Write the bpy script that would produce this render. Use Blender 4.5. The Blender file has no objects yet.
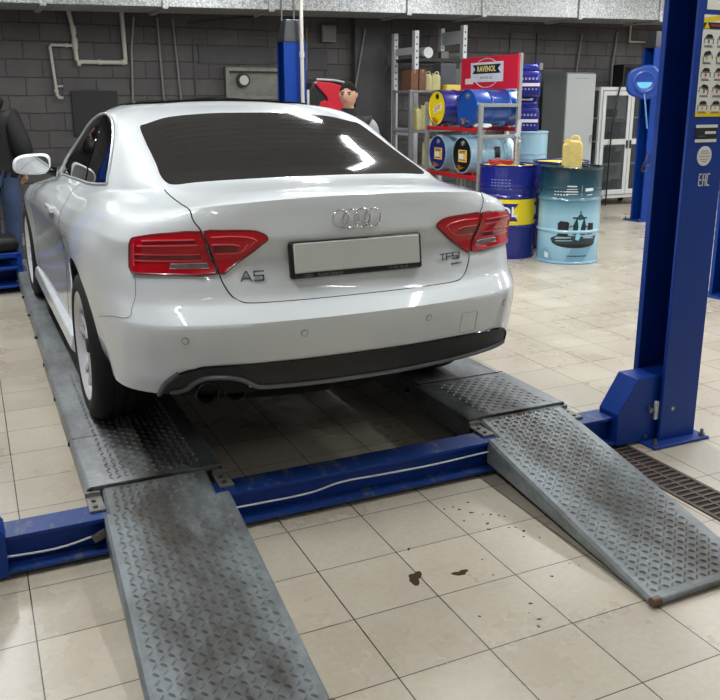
import bpy, bmesh, math, random
import numpy as np
from mathutils import Vector, Matrix, Euler
from mathutils.bvhtree import BVHTree
random.seed(7)
C = bpy.context.scene.collection
PI = math.pi
R = math.radians

# ------------------------------------------------------------------ helpers
def link(o):
    C.objects.link(o); return o
def tag(o, label=None, cat=None, group=None, kind=None):
    if label: o['label'] = label
    if cat: o['category'] = cat
    if group: o['group'] = group
    if kind: o['kind'] = kind
    return o
def thing(name, label, cat, loc=(0, 0, 0), rotz=0, group=None):
    o = bpy.data.objects.new(name, None); link(o)
    o.empty_display_size = .1
    o.location = loc; o.rotation_euler = (0, 0, rotz)
    return tag(o, label, cat, group)
def obj(name, bm, mat, parent=None, loc=None, rot=None, smooth=None, bevel=0, seg=2, recalc=True):
    if recalc: bmesh.ops.recalc_face_normals(bm, faces=bm.faces)
    me = bpy.data.meshes.new(name); bm.to_mesh(me); bm.free()
    o = bpy.data.objects.new(name, me); link(o)
    for m in (mat if isinstance(mat, (list, tuple)) else [mat]): me.materials.append(m)
    if parent: o.parent = parent
    if loc: o.location = loc
    if rot: o.rotation_euler = rot
    if bevel:
        md = o.modifiers.new('bevel', 'BEVEL'); md.width = bevel; md.segments = seg; md.limit_method = 'ANGLE'; md.angle_limit = R(35)
        md.harden_normals = False
    if smooth is not None: shade(me, smooth)
    return o
def shade(me, ang=35):
    n = len(me.polygons)
    me.polygons.foreach_set('use_smooth', [True] * n)
    if ang < 180:
        bm = bmesh.new(); bm.from_mesh(me)
        for e in bm.edges:
            if len(e.link_faces) == 2 and e.calc_face_angle(0) > R(ang): e.smooth = False
        bm.to_mesh(me); bm.free()
def dup(root, loc=None, rotz=None, label=None, name=None):
    r = root.copy(); link(r)
    if loc is not None: r.location = loc
    if rotz is not None: r.rotation_euler = (0, 0, rotz)
    if label: r['label'] = label
    for ch in list(root.children):
        c = ch.copy(); link(c); c.parent = r
        for g in list(ch.children):
            d = g.copy(); link(d); d.parent = c
    return r
def BM(): return bmesh.new()
def add_box(bm, cx, cy, cz, sx, sy, sz, rot=None, mi=0):
    """centre and full sizes"""
    vs = []
    M = rot if rot is not None else Matrix.Identity(3)
    for dx in (-.5, .5):
        for dy in (-.5, .5):
            for dz in (-.5, .5):
                vs.append(bm.verts.new(Vector((cx, cy, cz)) + M @ Vector((dx * sx, dy * sy, dz * sz))))
    for f in ((0, 1, 3, 2), (4, 6, 7, 5), (0, 4, 5, 1), (2, 3, 7, 6), (0, 2, 6, 4), (1, 5, 7, 3)):
        fc = bm.faces.new([vs[i] for i in f]); fc.material_index = mi
    return vs
def add_b(bm, x0, x1, y0, y1, z0, z1, mi=0):
    return add_box(bm, (x0 + x1) / 2, (y0 + y1) / 2, (z0 + z1) / 2, x1 - x0, y1 - y0, z1 - z0, None, mi)
def add_prism(bm, poly, a, b, axis='y', mi=0):
    """extrude a 2-D polygon from a to b along an axis: x:(y,z)  y:(x,z)  z:(x,y)"""
    def P(p, t):
        return {'x': (t, p[0], p[1]), 'y': (p[0], t, p[1]), 'z': (p[0], p[1], t)}[axis]
    A = [bm.verts.new(P(p, a)) for p in poly]; B = [bm.verts.new(P(p, b)) for p in poly]
    n = len(poly)
    fs = [bm.faces.new(A), bm.faces.new(B[::-1])]
    for i in range(n): fs.append(bm.faces.new((A[i], B[i], B[(i + 1) % n], A[(i + 1) % n])))
    for f in fs: f.material_index = mi
    return A, B
def frame_of(d):
    d = Vector(d).normalized()
    up = Vector((0, 0, 1)) if abs(d.z) < .95 else Vector((1, 0, 0))
    a = d.cross(up).normalized(); return a, d.cross(a).normalized()
def add_tube(bm, pts, r, seg=8, cap=True, mi=0, closed=False):
    pts = [Vector(p) for p in pts]; n = len(pts)
    rr = r if isinstance(r, (list, tuple)) else [r] * n
    rings = []; a = None
    for i, p in enumerate(pts):
        if closed: d = pts[(i + 1) % n] - pts[i - 1]
        else: d = pts[min(n - 1, i + 1)] - pts[max(0, i - 1)]
        d.normalize()
        if a is None: a, b = frame_of(d)
        else:
            a = (a - d * a.dot(d)).normalized()
        b = d.cross(a).normalized()
        rings.append([bm.verts.new(p + rr[i] * (a * math.cos(2 * PI * k / seg) + b * math.sin(2 * PI * k / seg))) for k in range(seg)])
    m = n if closed else n - 1
    for i in range(m):
        A, B = rings[i], rings[(i + 1) % n]
        for k in range(seg):
            f = bm.faces.new((A[k], A[(k + 1) % seg], B[(k + 1) % seg], B[k])); f.material_index = mi
    if cap and not closed:
        bm.faces.new(rings[0][::-1]).material_index = mi; bm.faces.new(rings[-1]).material_index = mi
    return rings
def add_cyl(bm, p0, p1, r, seg=24, r1=None, mi=0, cap=True):
    return add_tube(bm, [p0, p1], [r, r if r1 is None else r1], seg, cap, mi)
def add_lathe(bm, prof, seg=40, M=None, mi=0, cap=True):
    """prof: list of (radius, z); around z, M: 4x4 placement; mi may be a list per band"""
    M = M or Matrix.Identity(4); rings = []
    for (r, z) in prof:
        if r < 1e-6: rings.append([bm.verts.new(M @ Vector((0, 0, z)))])
        else: rings.append([bm.verts.new(M @ Vector((r * math.cos(2 * PI * k / seg), r * math.sin(2 * PI * k / seg), z))) for k in range(seg)])
    for i in range(len(rings) - 1):
        A, B = rings[i], rings[i + 1]; m = mi[i] if isinstance(mi, (list, tuple)) else mi
        for k in range(seg):
            k2 = (k + 1) % seg
            if len(A) == 1 and len(B) == 1: continue
            if len(A) == 1: f = bm.faces.new((A[0], B[k2], B[k]))
            elif len(B) == 1: f = bm.faces.new((A[k], A[k2], B[0]))
            else: f = bm.faces.new((A[k], A[k2], B[k2], B[k]))
            f.material_index = m
    if cap:
        for ring, rev in ((rings[0], True), (rings[-1], False)):
            if len(ring) > 1:
                f = bm.faces.new(ring[::-1] if rev else ring); f.material_index = (mi[0] if rev else mi[-1]) if isinstance(mi, (list, tuple)) else mi
    return rings
def smooth_pts(pts, n=6, closed=False):
    """Catmull-Rom through the points"""
    P = [Vector(p) for p in pts]; out = []; m = len(P)
    rng = range(m if closed else m - 1)
    for i in rng:
        p0 = P[i - 1] if (i > 0 or closed) else P[0] * 2 - P[1]
        p1 = P[i]; p2 = P[(i + 1) % m]
        p3 = P[(i + 2) % m] if (i + 2 < m or closed) else P[-1] * 2 - P[-2]
        for k in range(n):
            t = k / n
            out.append(.5 * ((2 * p1) + (p2 - p0) * t + (2 * p0 - 5 * p1 + 4 * p2 - p3) * t * t + (3 * p1 - p0 - 3 * p2 + p3) * t ** 3))
    if not closed: out.append(P[-1])
    return out
def add_text(name, s, size, mat, parent=None, loc=(0, 0, 0), rot=(0, 0, 0), depth=.002, align='CENTER', xs=1., shear=0., bold=0., label=None, spacing=1.):
    cu = bpy.data.curves.new(name, 'FONT'); cu.body = s; cu.size = size; cu.extrude = depth; cu.align_x = align; cu.align_y = 'CENTER'
    cu.shear = shear; cu.offset = bold; cu.space_character = spacing; cu.resolution_u = 3
    t = bpy.data.objects.new('tmp', cu); link(t)
    dg = bpy.context.evaluated_depsgraph_get(); dg.update()
    me = bpy.data.meshes.new_from_object(t.evaluated_get(dg)); me.name = name
    bpy.data.objects.remove(t); bpy.data.curves.remove(cu)
    o = bpy.data.objects.new(name, me); link(o); me.materials.clear(); me.materials.append(mat)
    o.scale = (xs, 1, 1); o.location = loc; o.rotation_euler = rot
    if parent: o.parent = parent
    return o

# ------------------------------------------------------------------ materials
def srgb(r, g, b):
    f = lambda c: (c / 255 / 12.92) if c / 255 <= .04045 else ((c / 255 + .055) / 1.055) ** 2.4
    return (f(r), f(g), f(b), 1)
def mat(name, col, rough=.5, metal=0., coat=0., spec=.5, noise=0., nscale=8., bump=0., bscale=60., trans=0., emit=None, es=0., rvar=0., alpha=1.):
    m = bpy.data.materials.new(name); m.use_nodes = True
    nt = m.node_tree; b = nt.nodes['Principled BSDF']
    c = srgb(*col) if max(col) > 1 else (*col, 1)
    b.inputs['Base Color'].default_value = c; b.inputs['Roughness'].default_value = rough; b.inputs['Metallic'].default_value = metal
    b.inputs['Coat Weight'].default_value = coat; b.inputs['Coat Roughness'].default_value = .04
    b.inputs['Specular IOR Level'].default_value = spec; b.inputs['Transmission Weight'].default_value = trans
    b.inputs['Alpha'].default_value = alpha
    if emit: b.inputs['Emission Color'].default_value = srgb(*emit); b.inputs['Emission Strength'].default_value = es
    if noise or bump or rvar:
        tc = nt.nodes.new('ShaderNodeTexCoord')
    if noise or rvar:
        nz = nt.nodes.new('ShaderNodeTexNoise'); nz.inputs['Scale'].default_value = nscale; nz.inputs['Detail'].default_value = 6; nz.inputs['Roughness'].default_value = .65
        nt.links.new(tc.outputs['Object'], nz.inputs['Vector'])
        if noise:
            rp = nt.nodes.new('ShaderNodeValToRGB'); rp.color_ramp.elements[0].position = .3; rp.color_ramp.elements[1].position = .7
            rp.color_ramp.elements[0].color = tuple(x * (1 - noise) for x in c[:3]) + (1,); rp.color_ramp.elements[1].color = tuple(min(1, x * (1 + noise * .6)) for x in c[:3]) + (1,)
            nt.links.new(nz.outputs['Fac'], rp.inputs['Fac']); nt.links.new(rp.outputs['Color'], b.inputs['Base Color'])
        if rvar:
            mp = nt.nodes.new('ShaderNodeMapRange'); mp.inputs['To Min'].default_value = max(0, rough - rvar); mp.inputs['To Max'].default_value = rough + rvar
            nt.links.new(nz.outputs['Fac'], mp.inputs['Value']); nt.links.new(mp.outputs['Result'], b.inputs['Roughness'])
    if bump:
        n2 = nt.nodes.new('ShaderNodeTexNoise'); n2.inputs['Scale'].default_value = bscale; n2.inputs['Detail'].default_value = 3
        nt.links.new(tc.outputs['Object'], n2.inputs['Vector'])
        bp = nt.nodes.new('ShaderNodeBump'); bp.inputs['Strength'].default_value = bump; bp.inputs['Distance'].default_value = .01
        nt.links.new(n2.outputs['Fac'], bp.inputs['Height']); nt.links.new(bp.outputs['Normal'], b.inputs['Normal'])
    return m
M = {}
M['white_paint'] = mat('white_paint', (222, 227, 228), .45, coat=1., spec=.3)
M['dark_glass'] = mat('dark_glass', (10, 10, 11), .03, spec=.6)
M['rear_glass'] = mat('rear_glass', (34, 32, 31), .06, spec=.5)
M['black_gloss'] = mat('black_gloss', (10, 10, 11), .08)
M['black_plastic'] = mat('black_plastic', (17, 17, 18), .5)
M['seam'] = mat('seam_black', (14, 14, 15), .7)
M['rubber'] = mat('tyre_rubber', (16, 16, 17), .75, bump=.2, bscale=90)
M['under'] = mat('underbody_black', (7, 7, 7), .9)
M['chrome'] = mat('chrome', (225, 226, 228), .08, metal=1.)
M['silver'] = mat('silver_alloy', (214, 216, 218), .32, metal=.3)
M['silver_trim'] = mat('silver_trim', (112, 114, 117), .35, metal=.7)
# ------------------------------------------------------------------ car body surface
# half body as a grid of control points: 18 stations round the plan (rear centre ... front centre)
# by rows from the sill to the roof; interpolated by cubic curves both ways
def _rows():
    R = []
    rz0 = [.29, .345, .40, .448, .615, .655, .675, .745, .82, .895, .965]
    ry0 = [.25, .035, .012, .004, -.022, .024, .060, .088, .112, .092, .100]
    bump = dict(x=[0, .30, .55, .74, .83, .868], dy=[0, .012, .055, .14, .245, .385])
    trnk = dict(x=[0, .30, .53, .70, .79, .845], dy=[0, .008, .03, .09, .17, .31])
    zs6 = [.30, .345, .40, .46, .60, .65, .70, .76, .83, .89, .945]
    xs6 = [.78, .845, .873, .885, .895, .897, .899, .90, .895, .875, .835]
    zs7 = [.20, .24, .33, .42, .52, .59, .66, .73, .80, .86, .92]
    xs7 = [.80, .88, .905, .915, .92, .922, .923, .922, .915, .897, .86]
    zs8 = [.17, .20, .30, .39, .48, .56, .64, .71, .775, .82, .86]
    xs8 = [.78, .86, .885, .888, .886, .884, .888, .897, .905, .898, .88]
    xs9 = [.78, .865, .885, .882, .878, .876, .88, .89, .90, .895, .88]
    zs12 = [.20, .24, .32, .40, .48, .55, .62, .68, .72, .755, .785]
    xs12 = [.80, .88, .905, .915, .92, .923, .923, .92, .915, .90, .88]
    zs13 = [.19, .22, .29, .36, .43, .49, .54, .59, .63, .67, .71]
    xs13 = [.72, .80, .84, .855, .86, .86, .858, .85, .84, .82, .795]
    for i in range(11):
        w = min(1., max(0., (i - 4.5) / 2.))          # bumper plan -> boot plan
        row = []
        for c in range(6):
            x = bump['x'][c] * (1 - w) + trnk['x'][c] * w
            dy = bump['dy'][c] * (1 - w) + trnk['dy'][c] * w
            if i == 10 and c >= 3: x -= [.018, .03, .035][c - 3]
            if i == 0: x *= .93
            k = 1. if c < 4 else (.75 if c == 4 else .4)
            y = ry0[i] * k + dy + (0 if c < 4 else (.01 if c == 4 else .02))
            z = rz0[i] + (zs6[i] - rz0[i]) * [0, 0, .05, .2, .45, .8][c]
            row.append((x, y, z))
        row.append((xs6[i], .60, zs6[i]))
        row.append((xs7[i], .998, zs7[i]))
        row.append((xs8[i], 1.46, zs8[i]))
        row.append((xs9[i], 2.0, zs8[i] - .008))
        row.append((xs9[i] + .004, 2.57, zs8[i] - .016))
        row.append((xs8[i] + .008, 3.15, zs8[i] - .03))
        row.append((xs12[i], 3.75, zs12[i]))
        row.append((xs13[i], 4.22, zs13[i]))
        f = [.10, .01, -.01, -.02, -.02, -.015, -.01, 0, .01, .025, .05][i]
        for (x, y) in ((.715, 4.43), (.48, 4.55), (.24, 4.605), (0, 4.62)):
            row.append((x * (.95 if i == 0 else 1) - (.012 * max(0, i - 6) if x > .6 else 0), y + f - .02, zs13[i] - .012))
        R.append(row)
    up = [
     # r11 tail lip / shoulder
     [(0,.108,1.036),(.28,.113,1.032),(.50,.138,1.020),(.62,.195,1.006),(.685,.29,.996),(.735,.44,.992),(.78,.66,.988),(.805,1.0,.972),
      (.845,1.46,.905),(.848,2.0,.89),(.85,2.57,.872),(.86,3.15,.852),(.84,3.72,.81),(.75,4.18,.74),(.60,4.36,.715),(.40,4.45,.705),(.2,4.49,.70),(0,4.50,.70)],
     # r12
     [(0,.16,1.046),(.27,.165,1.043),(.46,.19,1.033),(.565,.245,1.02),(.62,.335,1.012),(.675,.48,1.010),(.728,.71,1.006),(.778,1.03,.988),
      (.822,1.48,.932),(.828,2.0,.915),(.83,2.55,.892),(.835,3.05,.872),(.79,3.60,.84),(.69,3.98,.81),(.54,4.15,.80),(.36,4.22,.80),(.18,4.25,.80),(0,4.26,.80)],
     # r13
     [(0,.36,1.055),(.25,.365,1.053),(.42,.38,1.046),(.54,.42,1.038),(.595,.50,1.034),(.65,.62,1.03),(.705,.82,1.018),(.765,1.06,.996),
      (.80,1.50,.950),(.806,2.0,.935),(.806,2.55,.910),(.80,2.95,.888),(.74,3.35,.886),(.64,3.60,.89),(.50,3.75,.895),(.34,3.80,.90),(.17,3.82,.905),(0,3.83,.905)],
     # r14 glass base
     [(0,.625,1.070),(.25,.618,1.069),(.45,.605,1.064),(.588,.60,1.057),(.635,.66,1.055),(.68,.78,1.048),(.72,.93,1.03),(.752,1.08,1.004),
      (.768,1.50,.968),(.775,2.0,.952),(.775,2.55,.926),(.768,2.93,.902),(.74,3.12,.925),(.66,3.25,.945),(.50,3.33,.962),(.34,3.37,.970),(.17,3.39,.974),(0,3.40,.975)],
     # r15
     [(0,.88,1.165),(.245,.875,1.162),(.44,.86,1.150),(.574,.84,1.130),(.618,.895,1.130),(.655,.98,1.125),(.69,1.08,1.113),(.717,1.17,1.10),
      (.727,1.50,1.085),(.728,2.0,1.07),(.727,2.40,1.05),(.722,2.72,1.03),(.69,2.92,1.035),(.62,3.02,1.055),(.48,3.09,1.075),(.33,3.12,1.085),(.165,3.14,1.09),(0,3.145,1.09)],
     # r16
     [(0,1.13,1.250),(.24,1.12,1.247),(.43,1.09,1.231),(.558,1.06,1.203),(.595,1.095,1.209),(.622,1.14,1.212),(.645,1.20,1.215),(.664,1.29,1.211),
      (.673,1.56,1.208),(.674,1.95,1.198),(.672,2.30,1.175),(.662,2.52,1.15),(.635,2.66,1.155),(.57,2.76,1.175),(.44,2.83,1.192),(.30,2.86,1.203),(.15,2.875,1.207),(0,2.88,1.208)],
     # r17 roof edge
     [(0,1.39,1.320),(.235,1.375,1.316),(.42,1.33,1.300),(.535,1.275,1.272),(.562,1.29,1.278),(.58,1.315,1.284),(.595,1.37,1.294),(.607,1.47,1.304),
      (.61,1.70,1.314),(.61,1.95,1.309),(.605,2.17,1.288),(.595,2.33,1.263),(.575,2.43,1.263),(.52,2.50,1.287),(.41,2.56,1.308),(.28,2.59,1.319),(.14,2.605,1.324),(0,2.61,1.325)],
     # r18
     [(0,1.68,1.366),(.22,1.67,1.362),(.38,1.63,1.352),(.46,1.58,1.340),(.48,1.585,1.341),(.492,1.60,1.343),(.502,1.64,1.347),(.508,1.70,1.351),
      (.510,1.83,1.356),(.51,1.97,1.354),(.505,2.10,1.345),(.492,2.20,1.335),(.468,2.28,1.335),(.42,2.34,1.343),(.33,2.39,1.353),(.22,2.42,1.359),(.11,2.43,1.362),(0,2.435,1.363)],
    ]
    R += up
    R.append([(.25 * np.sin(np.pi * c / 17), 1.85 + .40 * (.5 - .5 * np.cos(np.pi * c / 17)), 1.386 - .012 * np.sin(np.pi * c / 17)) for c in range(18)])
    R.append([(0, 1.93 + .24 * c / 17, 1.389) for c in range(18)])
    # under-floor centre line closes the bottom
    R.insert(0, [(0, .35 + 4.0 * c / 17, .20) for c in range(18)])
    return np.array(R, float)          # 22 x 18 x 3 ; row k of the list above is row k+1 here

CREASE = {1, 2, 4.0, 5, 6, 10, 12}
def _hermite(P, closed_a, t, crease=()):
    """P: n x ... control values along axis 0, t: query positions (index units)"""
    n = len(P)
    D = np.diff(P, axis=0)
    L = np.sqrt((D.reshape(n - 1, -1, 3) ** 2).sum(2)).mean(1) + 1e-6
    sl = D / L.reshape(-1, *([1] * (P.ndim - 1)))
    mL = np.zeros_like(P); mR = np.zeros_like(P)
    for i in range(n):
        if i == 0: m = sl[0]
        elif i == n - 1: m = sl[-1]
        else:
            m = (sl[i - 1] * L[i] + sl[i] * L[i - 1]) / (L[i - 1] + L[i])
        mL[i] = mR[i] = m
        if i in crease and 0 < i < n - 1:
            mL[i] = .35 * m + .65 * sl[i - 1]; mR[i] = .35 * m + .65 * sl[i]
    out = []
    for q in t:
        k = int(min(n - 2, max(0, math.floor(q)))); u = q - k; h = L[k]
        h00 = 2*u**3 - 3*u**2 + 1; h10 = u**3 - 2*u**2 + u; h01 = -2*u**3 + 3*u**2; h11 = u**3 - u**2
        out.append(h00 * P[k] + h10 * h * mR[k] + h01 * P[k + 1] + h11 * h * mL[k + 1])
    return np.array(out)

class CarSurf:
    def __init__(self):
        H = _rows()                                     # rows, 18, 3
        M = H[:, 1:-1][:, ::-1].copy(); M[:, :, 0] *= -1
        left = H.copy(); left[:, :, 0] *= -1            # car's left = -x
        right = H[:, ::-1].copy()
        # go round: rear centre -> left side -> front centre -> right side -> (rear centre)
        self.G = np.concatenate([left, right[:, 1:]], 1)   # rows, 35 (0..34; 34 = rear centre again)
        n = self.G.shape[1]
        self.wrap = np.concatenate([self.G[:, n - 4:n - 1], self.G, self.G[:, 1:4]], 1)
        self.rows = self.G.shape[0]
        self._cache = {}
    def col(self, v):
        """all control rows at plan position v (0 = rear centre, +: car's left, 17 = front centre, negative: right)"""
        v = v % 34
        key = round(v, 6)
        if key not in self._cache:
            W = np.swapaxes(self.wrap, 0, 1)            # cols, rows, 3
            self._cache[key] = _hermite(W, False, [v + 3])[0]
        return self._cache[key]
    def pt(self, u, v):
        return _hermite(self.col(v)[:, None, :], False, [u], CREASE)[0, 0]
    def line(self, us, v):
        return _hermite(self.col(v)[:, None, :], False, us, CREASE)[:, 0]
    def nrm(self, u, v, e=.04):
        u0, u1 = max(0, u - e), min(self.rows - 1.001, u + e)
        a = self.pt(u1, v) - self.pt(u0, v); b = self.pt(u, v + e) - self.pt(u, v - e)
        n = np.cross(a, b); l = np.linalg.norm(n)
        return n / l if l > 1e-12 else np.array([0, 0, 1.])
# ------------------------------------------------------------------ the car
SF = CarSurf()
car = thing('car', 'white two-door coupe standing on the lift, seen from behind, with four-ring badge', 'car', (.359, .066, .183), .011)
car.scale = (.997,) * 3
def car_body():
    bm = BM(); NU, NV = 3, 4
    us = [i / NU for i in range((SF.rows - 1) * NU + 1)]
    us = sorted(set([round(x, 4) for x in us] + [4.9, 5.1, 5.85, 6.15, 9.85, 10.15]))
    vs = [j / NV for j in range(34 * NV)]
    grid = []
    for v in vs:
        L = SF.line(us, v); grid.append([bm.verts.new(p) for p in L])
    for j in range(len(vs)):
        A, B = grid[j], grid[(j + 1) % len(vs)]
        for i in range(len(us) - 1):
            f = bm.faces.new((A[i], B[i], B[i + 1], A[i + 1]))
            vq = (vs[j] + 17) % 34 - 17; f.material_index = 1 if us[i] < 1.3 or (us[i] < 2.1 and abs(vq) < 3.0) else 0
    bmesh.ops.remove_doubles(bm, verts=bm.verts, dist=1e-5)
    return bm
def cut_arches(o):
    """wheel arches: cylinders taken out of the body shell"""
    bm = BM()
    for (y, r) in ((.998, .385), (3.749, .38)):
        for s in (-1, 1):
            add_cyl(bm, (s * .58, y, .335), (s * 1.2, y, .335), r, 56)
    bmesh.ops.recalc_face_normals(bm, faces=bm.faces)
    me = bpy.data.meshes.new('cut'); bm.to_mesh(me); bm.free(); me.materials.append(M['under'])
    c = bpy.data.objects.new('cut', me); link(c)
    md = o.modifiers.new('cut', 'BOOLEAN'); md.operation = 'DIFFERENCE'; md.object = c; md.solver = 'EXACT'
    try: md.material_mode = 'TRANSFER'
    except Exception: pass
    dg = bpy.context.evaluated_depsgraph_get(); dg.update()
    new = bpy.data.meshes.new_from_object(o.evaluated_get(dg), depsgraph=dg)
    o.modifiers.clear(); old = o.data; o.data = new; new.name = 'body'
    bpy.data.objects.remove(c); bpy.data.meshes.remove(me)
body = obj('body', car_body(), [M['white_paint'], M['under']])
cut_arches(body)
shade(body.data, 40)
body.parent = car
# ---- parts laid on the body surface, outlines in (row, plan) coordinates of that surface
def mir(uv): return [(u, -v) for (u, v) in uv][::-1]
def patch_bm(outline, off=.002, thick=.006, du=.25, dv=.25, bm=None, mi=0):
    """closed outline -> curved plate following the body, thick, slightly proud"""
    b = BM()
    f = b.faces.new([b.verts.new((u, v, 0)) for (u, v) in outline])
    if f.normal.z < 0: f.normal_flip()
    u0 = min(p[0] for p in outline); u1 = max(p[0] for p in outline)
    v0 = min(p[1] for p in outline); v1 = max(p[1] for p in outline)
    def cuts(a, c, d):
        n = max(1, int((c - a) / d)); return [a + (c - a) * k / (n + 1) for k in range(1, n + 1)]
    for u in cuts(u0, u1, du):
        bmesh.ops.bisect_plane(b, geom=b.verts[:] + b.edges[:] + b.faces[:], plane_co=(u, 0, 0), plane_no=(1, 0, 0), dist=1e-5)
    for v in cuts(v0, v1, dv):
        bmesh.ops.bisect_plane(b, geom=b.verts[:] + b.edges[:] + b.faces[:], plane_co=(0, v, 0), plane_no=(0, 1, 0), dist=1e-5)
    top, bot = {}, {}
    out = bm or BM()
    for v in b.verts:
        p = SF.pt(v.co.x, v.co.y); n = SF.nrm(v.co.x, v.co.y)
        top[v] = out.verts.new(p + n * off); bot[v] = out.verts.new(p + n * (off - thick))
    for f in b.faces:
        out.faces.new([top[v] for v in f.verts]).material_index = mi
        out.faces.new([bot[v] for v in f.verts][::-1]).material_index = mi
    for e in b.edges:
        if len(e.link_faces) == 1:
            a, c = e.verts; out.faces.new((top[a], top[c], bot[c], bot[a])).material_index = mi
    b.free()
    return out
def round_outline(uv, n=5):
    return [(p.x, p.y) for p in smooth_pts([(a, b, 0) for a, b in uv], n, True)]
def path3(uv, off=0., n=6, closed=False):
    out = []
    for p in smooth_pts([(a, b, 0) for a, b in uv], n, closed):
        out.append(SF.pt(p.x, p.y) + SF.nrm(p.x, p.y) * off)
    return out
def surf_tube(uv, r, off=0., n=6, seg=6, closed=False, bm=None):
    bm = bm or BM(); add_tube(bm, path3(uv, off, n, closed), r, seg, closed=closed); return bm
def obj_s(name, bm, m, parent=None, ang=40): return obj(name, bm, m, parent, smooth=ang)

# glass
M['trim_bright'] = mat('trim_bright', (206, 208, 210), .25, metal=.4)
back = [(14.95, 2.78), (15.3, 2.98), (16.4, 3.08), (17.4, 3.25), (17.78, 3.28), (17.93, 3.0), (17.94, 2.2), (17.95, 1), (17.95, 0)]
back = back + [(u, -v) for u, v in back[-2::-1]] + [(14.95, -2.2), (14.92, -1), (14.92, 0), (14.92, 1), (14.95, 2.2)]
obj_s('rear_window', patch_bm(round_outline(back, 4), .003, .008, .3, .3), M['rear_glass'], car)
bmw = BM()
for k in range(9):
    u = 15.5 + k * .24; surf_tube([(u, 2.3), (u, 1), (u, 0), (u, -1), (u, -2.3)], .0008, .0033, 6, 4, bm=bmw)
obj_s('heating_wire', bmw, mat('heating_wire', (60, 50, 42), .5), car)
side = [(15.26, 6.9), (15.5, 6.72), (16.2, 6.68), (17.2, 7.02), (17.7, 7.35), (17.93, 7.95), (17.97, 8.6), (17.9, 9.4), (17.72, 10.1), (17.3, 10.62), (16.6, 10.8), (15.8, 10.85), (15.3, 10.82), (15.25, 10.2), (15.25, 9), (15.25, 8)]
for s, nm in ((1, side), (-1, mir(side))):
    w = obj_s('side_window', patch_bm(round_outline(nm, 3), .003, .008, .3, .3), M['dark_glass'], car)
    obj_s('chrome_trim', surf_tube(nm, .0075, .004, 5, 6, True), M['trim_bright'], w)
    bmp = BM()                                                       # door pillar between the two panes
    surf_tube([(15.3, s * 8.35), (16.5, s * 8.35), (17.9, s * 8.4)], .012, -.004, 5, 6, bm=bmp)
    obj_s('pillar', bmp, M['black_gloss'], w)
ws = [(15.06, 12.6), (16.5, 12.4), (17.9, 12.4), (17.95, 14.5), (17.95, 17), (17.95, 19.5), (17.9, 21.6), (16.5, 21.6), (15.06, 21.4), (15.06, 19), (15.06, 17), (15.06, 15)]
obj_s('windshield', patch_bm(round_outline(ws, 3), .003, .008, .3, .35), M['dark_glass'], car)
# black panoramic roof panel, standing a little proud of the roof
def on_roof(x, y):
    best = None
    h = BVH.ray_cast(Vector((x, y, 2)), Vector((0, 0, -1)))[0]
    return h.z if h else 1.37
BVH = BVHTree.FromObject(body, bpy.context.evaluated_depsgraph_get())
bm = BM(); nx, ny = 16, 10; g0, g1 = [], []
for i in range(nx + 1):
    x = -.50 + 1.0 * i / nx
    for j in range(ny + 1):
        y = 1.80 + .52 * j / ny + .06 * (1 - (x / .5) ** 2) * (1 if j == ny else 0) - .05 * (1 - (x / .5) ** 2) * (1 if j == 0 else 0)
        z = on_roof(x, y); g0.append(bm.verts.new((x, y, z + .011 - .005 * (abs(x) / .5) ** 4))); g1.append(bm.verts.new((x, y, z - .01)))
W_ = ny + 1
for i in range(nx):
    for j in range(ny):
        q = [i * W_ + j, (i + 1) * W_ + j, (i + 1) * W_ + j + 1, i * W_ + j + 1]
        bm.faces.new([g0[k] for k in q]); bm.faces.new([g1[k] for k in q[::-1]])
bmesh.ops.recalc_face_normals(bm, faces=bm.faces)
ring = [i * W_ for i in range(nx + 1)] + [nx * W_ + j for j in range(1, ny + 1)] + [i * W_ + ny for i in range(nx - 1, -1, -1)] + [j for j in range(ny - 1, 0, -1)]
for k in range(len(ring)):
    a, b_ = ring[k], ring[(k + 1) % len(ring)]
    bm.faces.new((g0[a], g0[b_], g1[b_], g1[a]))
obj_s('roof_panel', bm, M['black_gloss'], car)

# tail lamps
M['lamp'] = mat('lamp_red', (196, 5, 26), .2, coat=.5, spec=.3)
M['lamp_dark'] = mat('lamp_dark_red', (110, 2, 14), .3, coat=.3)
M['lamp_line'] = mat('lamp_light_line', (240, 84, 98), .3, coat=.3)
M['lamp_deep'] = mat('lamp_deep_band', (112, 3, 16), .2, coat=.5)
M['lamp_clear'] = mat('lamp_clear', (120, 110, 108), .12, coat=1., noise=.5, nscale=60)
outer = [(10.52, 2.30), (10.47, 2.9), (10.40, 3.4), (10.26, 3.9), (10.14, 4.10), (9.6, 4.14), (9.0, 4.16), (8.46, 4.14), (8.42, 3.6), (8.43, 2.8), (8.43, 2.02), (9.2, 2.12), (9.9, 2.22)]
inner = [(10.53, 2.22), (9.9, 2.14), (9.2, 2.04), (8.43, 1.95), (8.56, 1.84), (8.9, 1.69), (9.4, 1.47), (9.8, 1.31), (9.99, 1.22), (10.2, 1.24), (10.42, 1.38), (10.5, 1.6), (10.54, 1.9)]
def lamp(pts, rows, label):
    l = obj_s('tail_lamp', patch_bm(pts, .010, .02, .3, .22), M['lamp'], car)
    obj_s('rim', surf_tube(pts, .0040, .0085, 2, 6, True), M['lamp_dark'], l)
    return l
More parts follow.
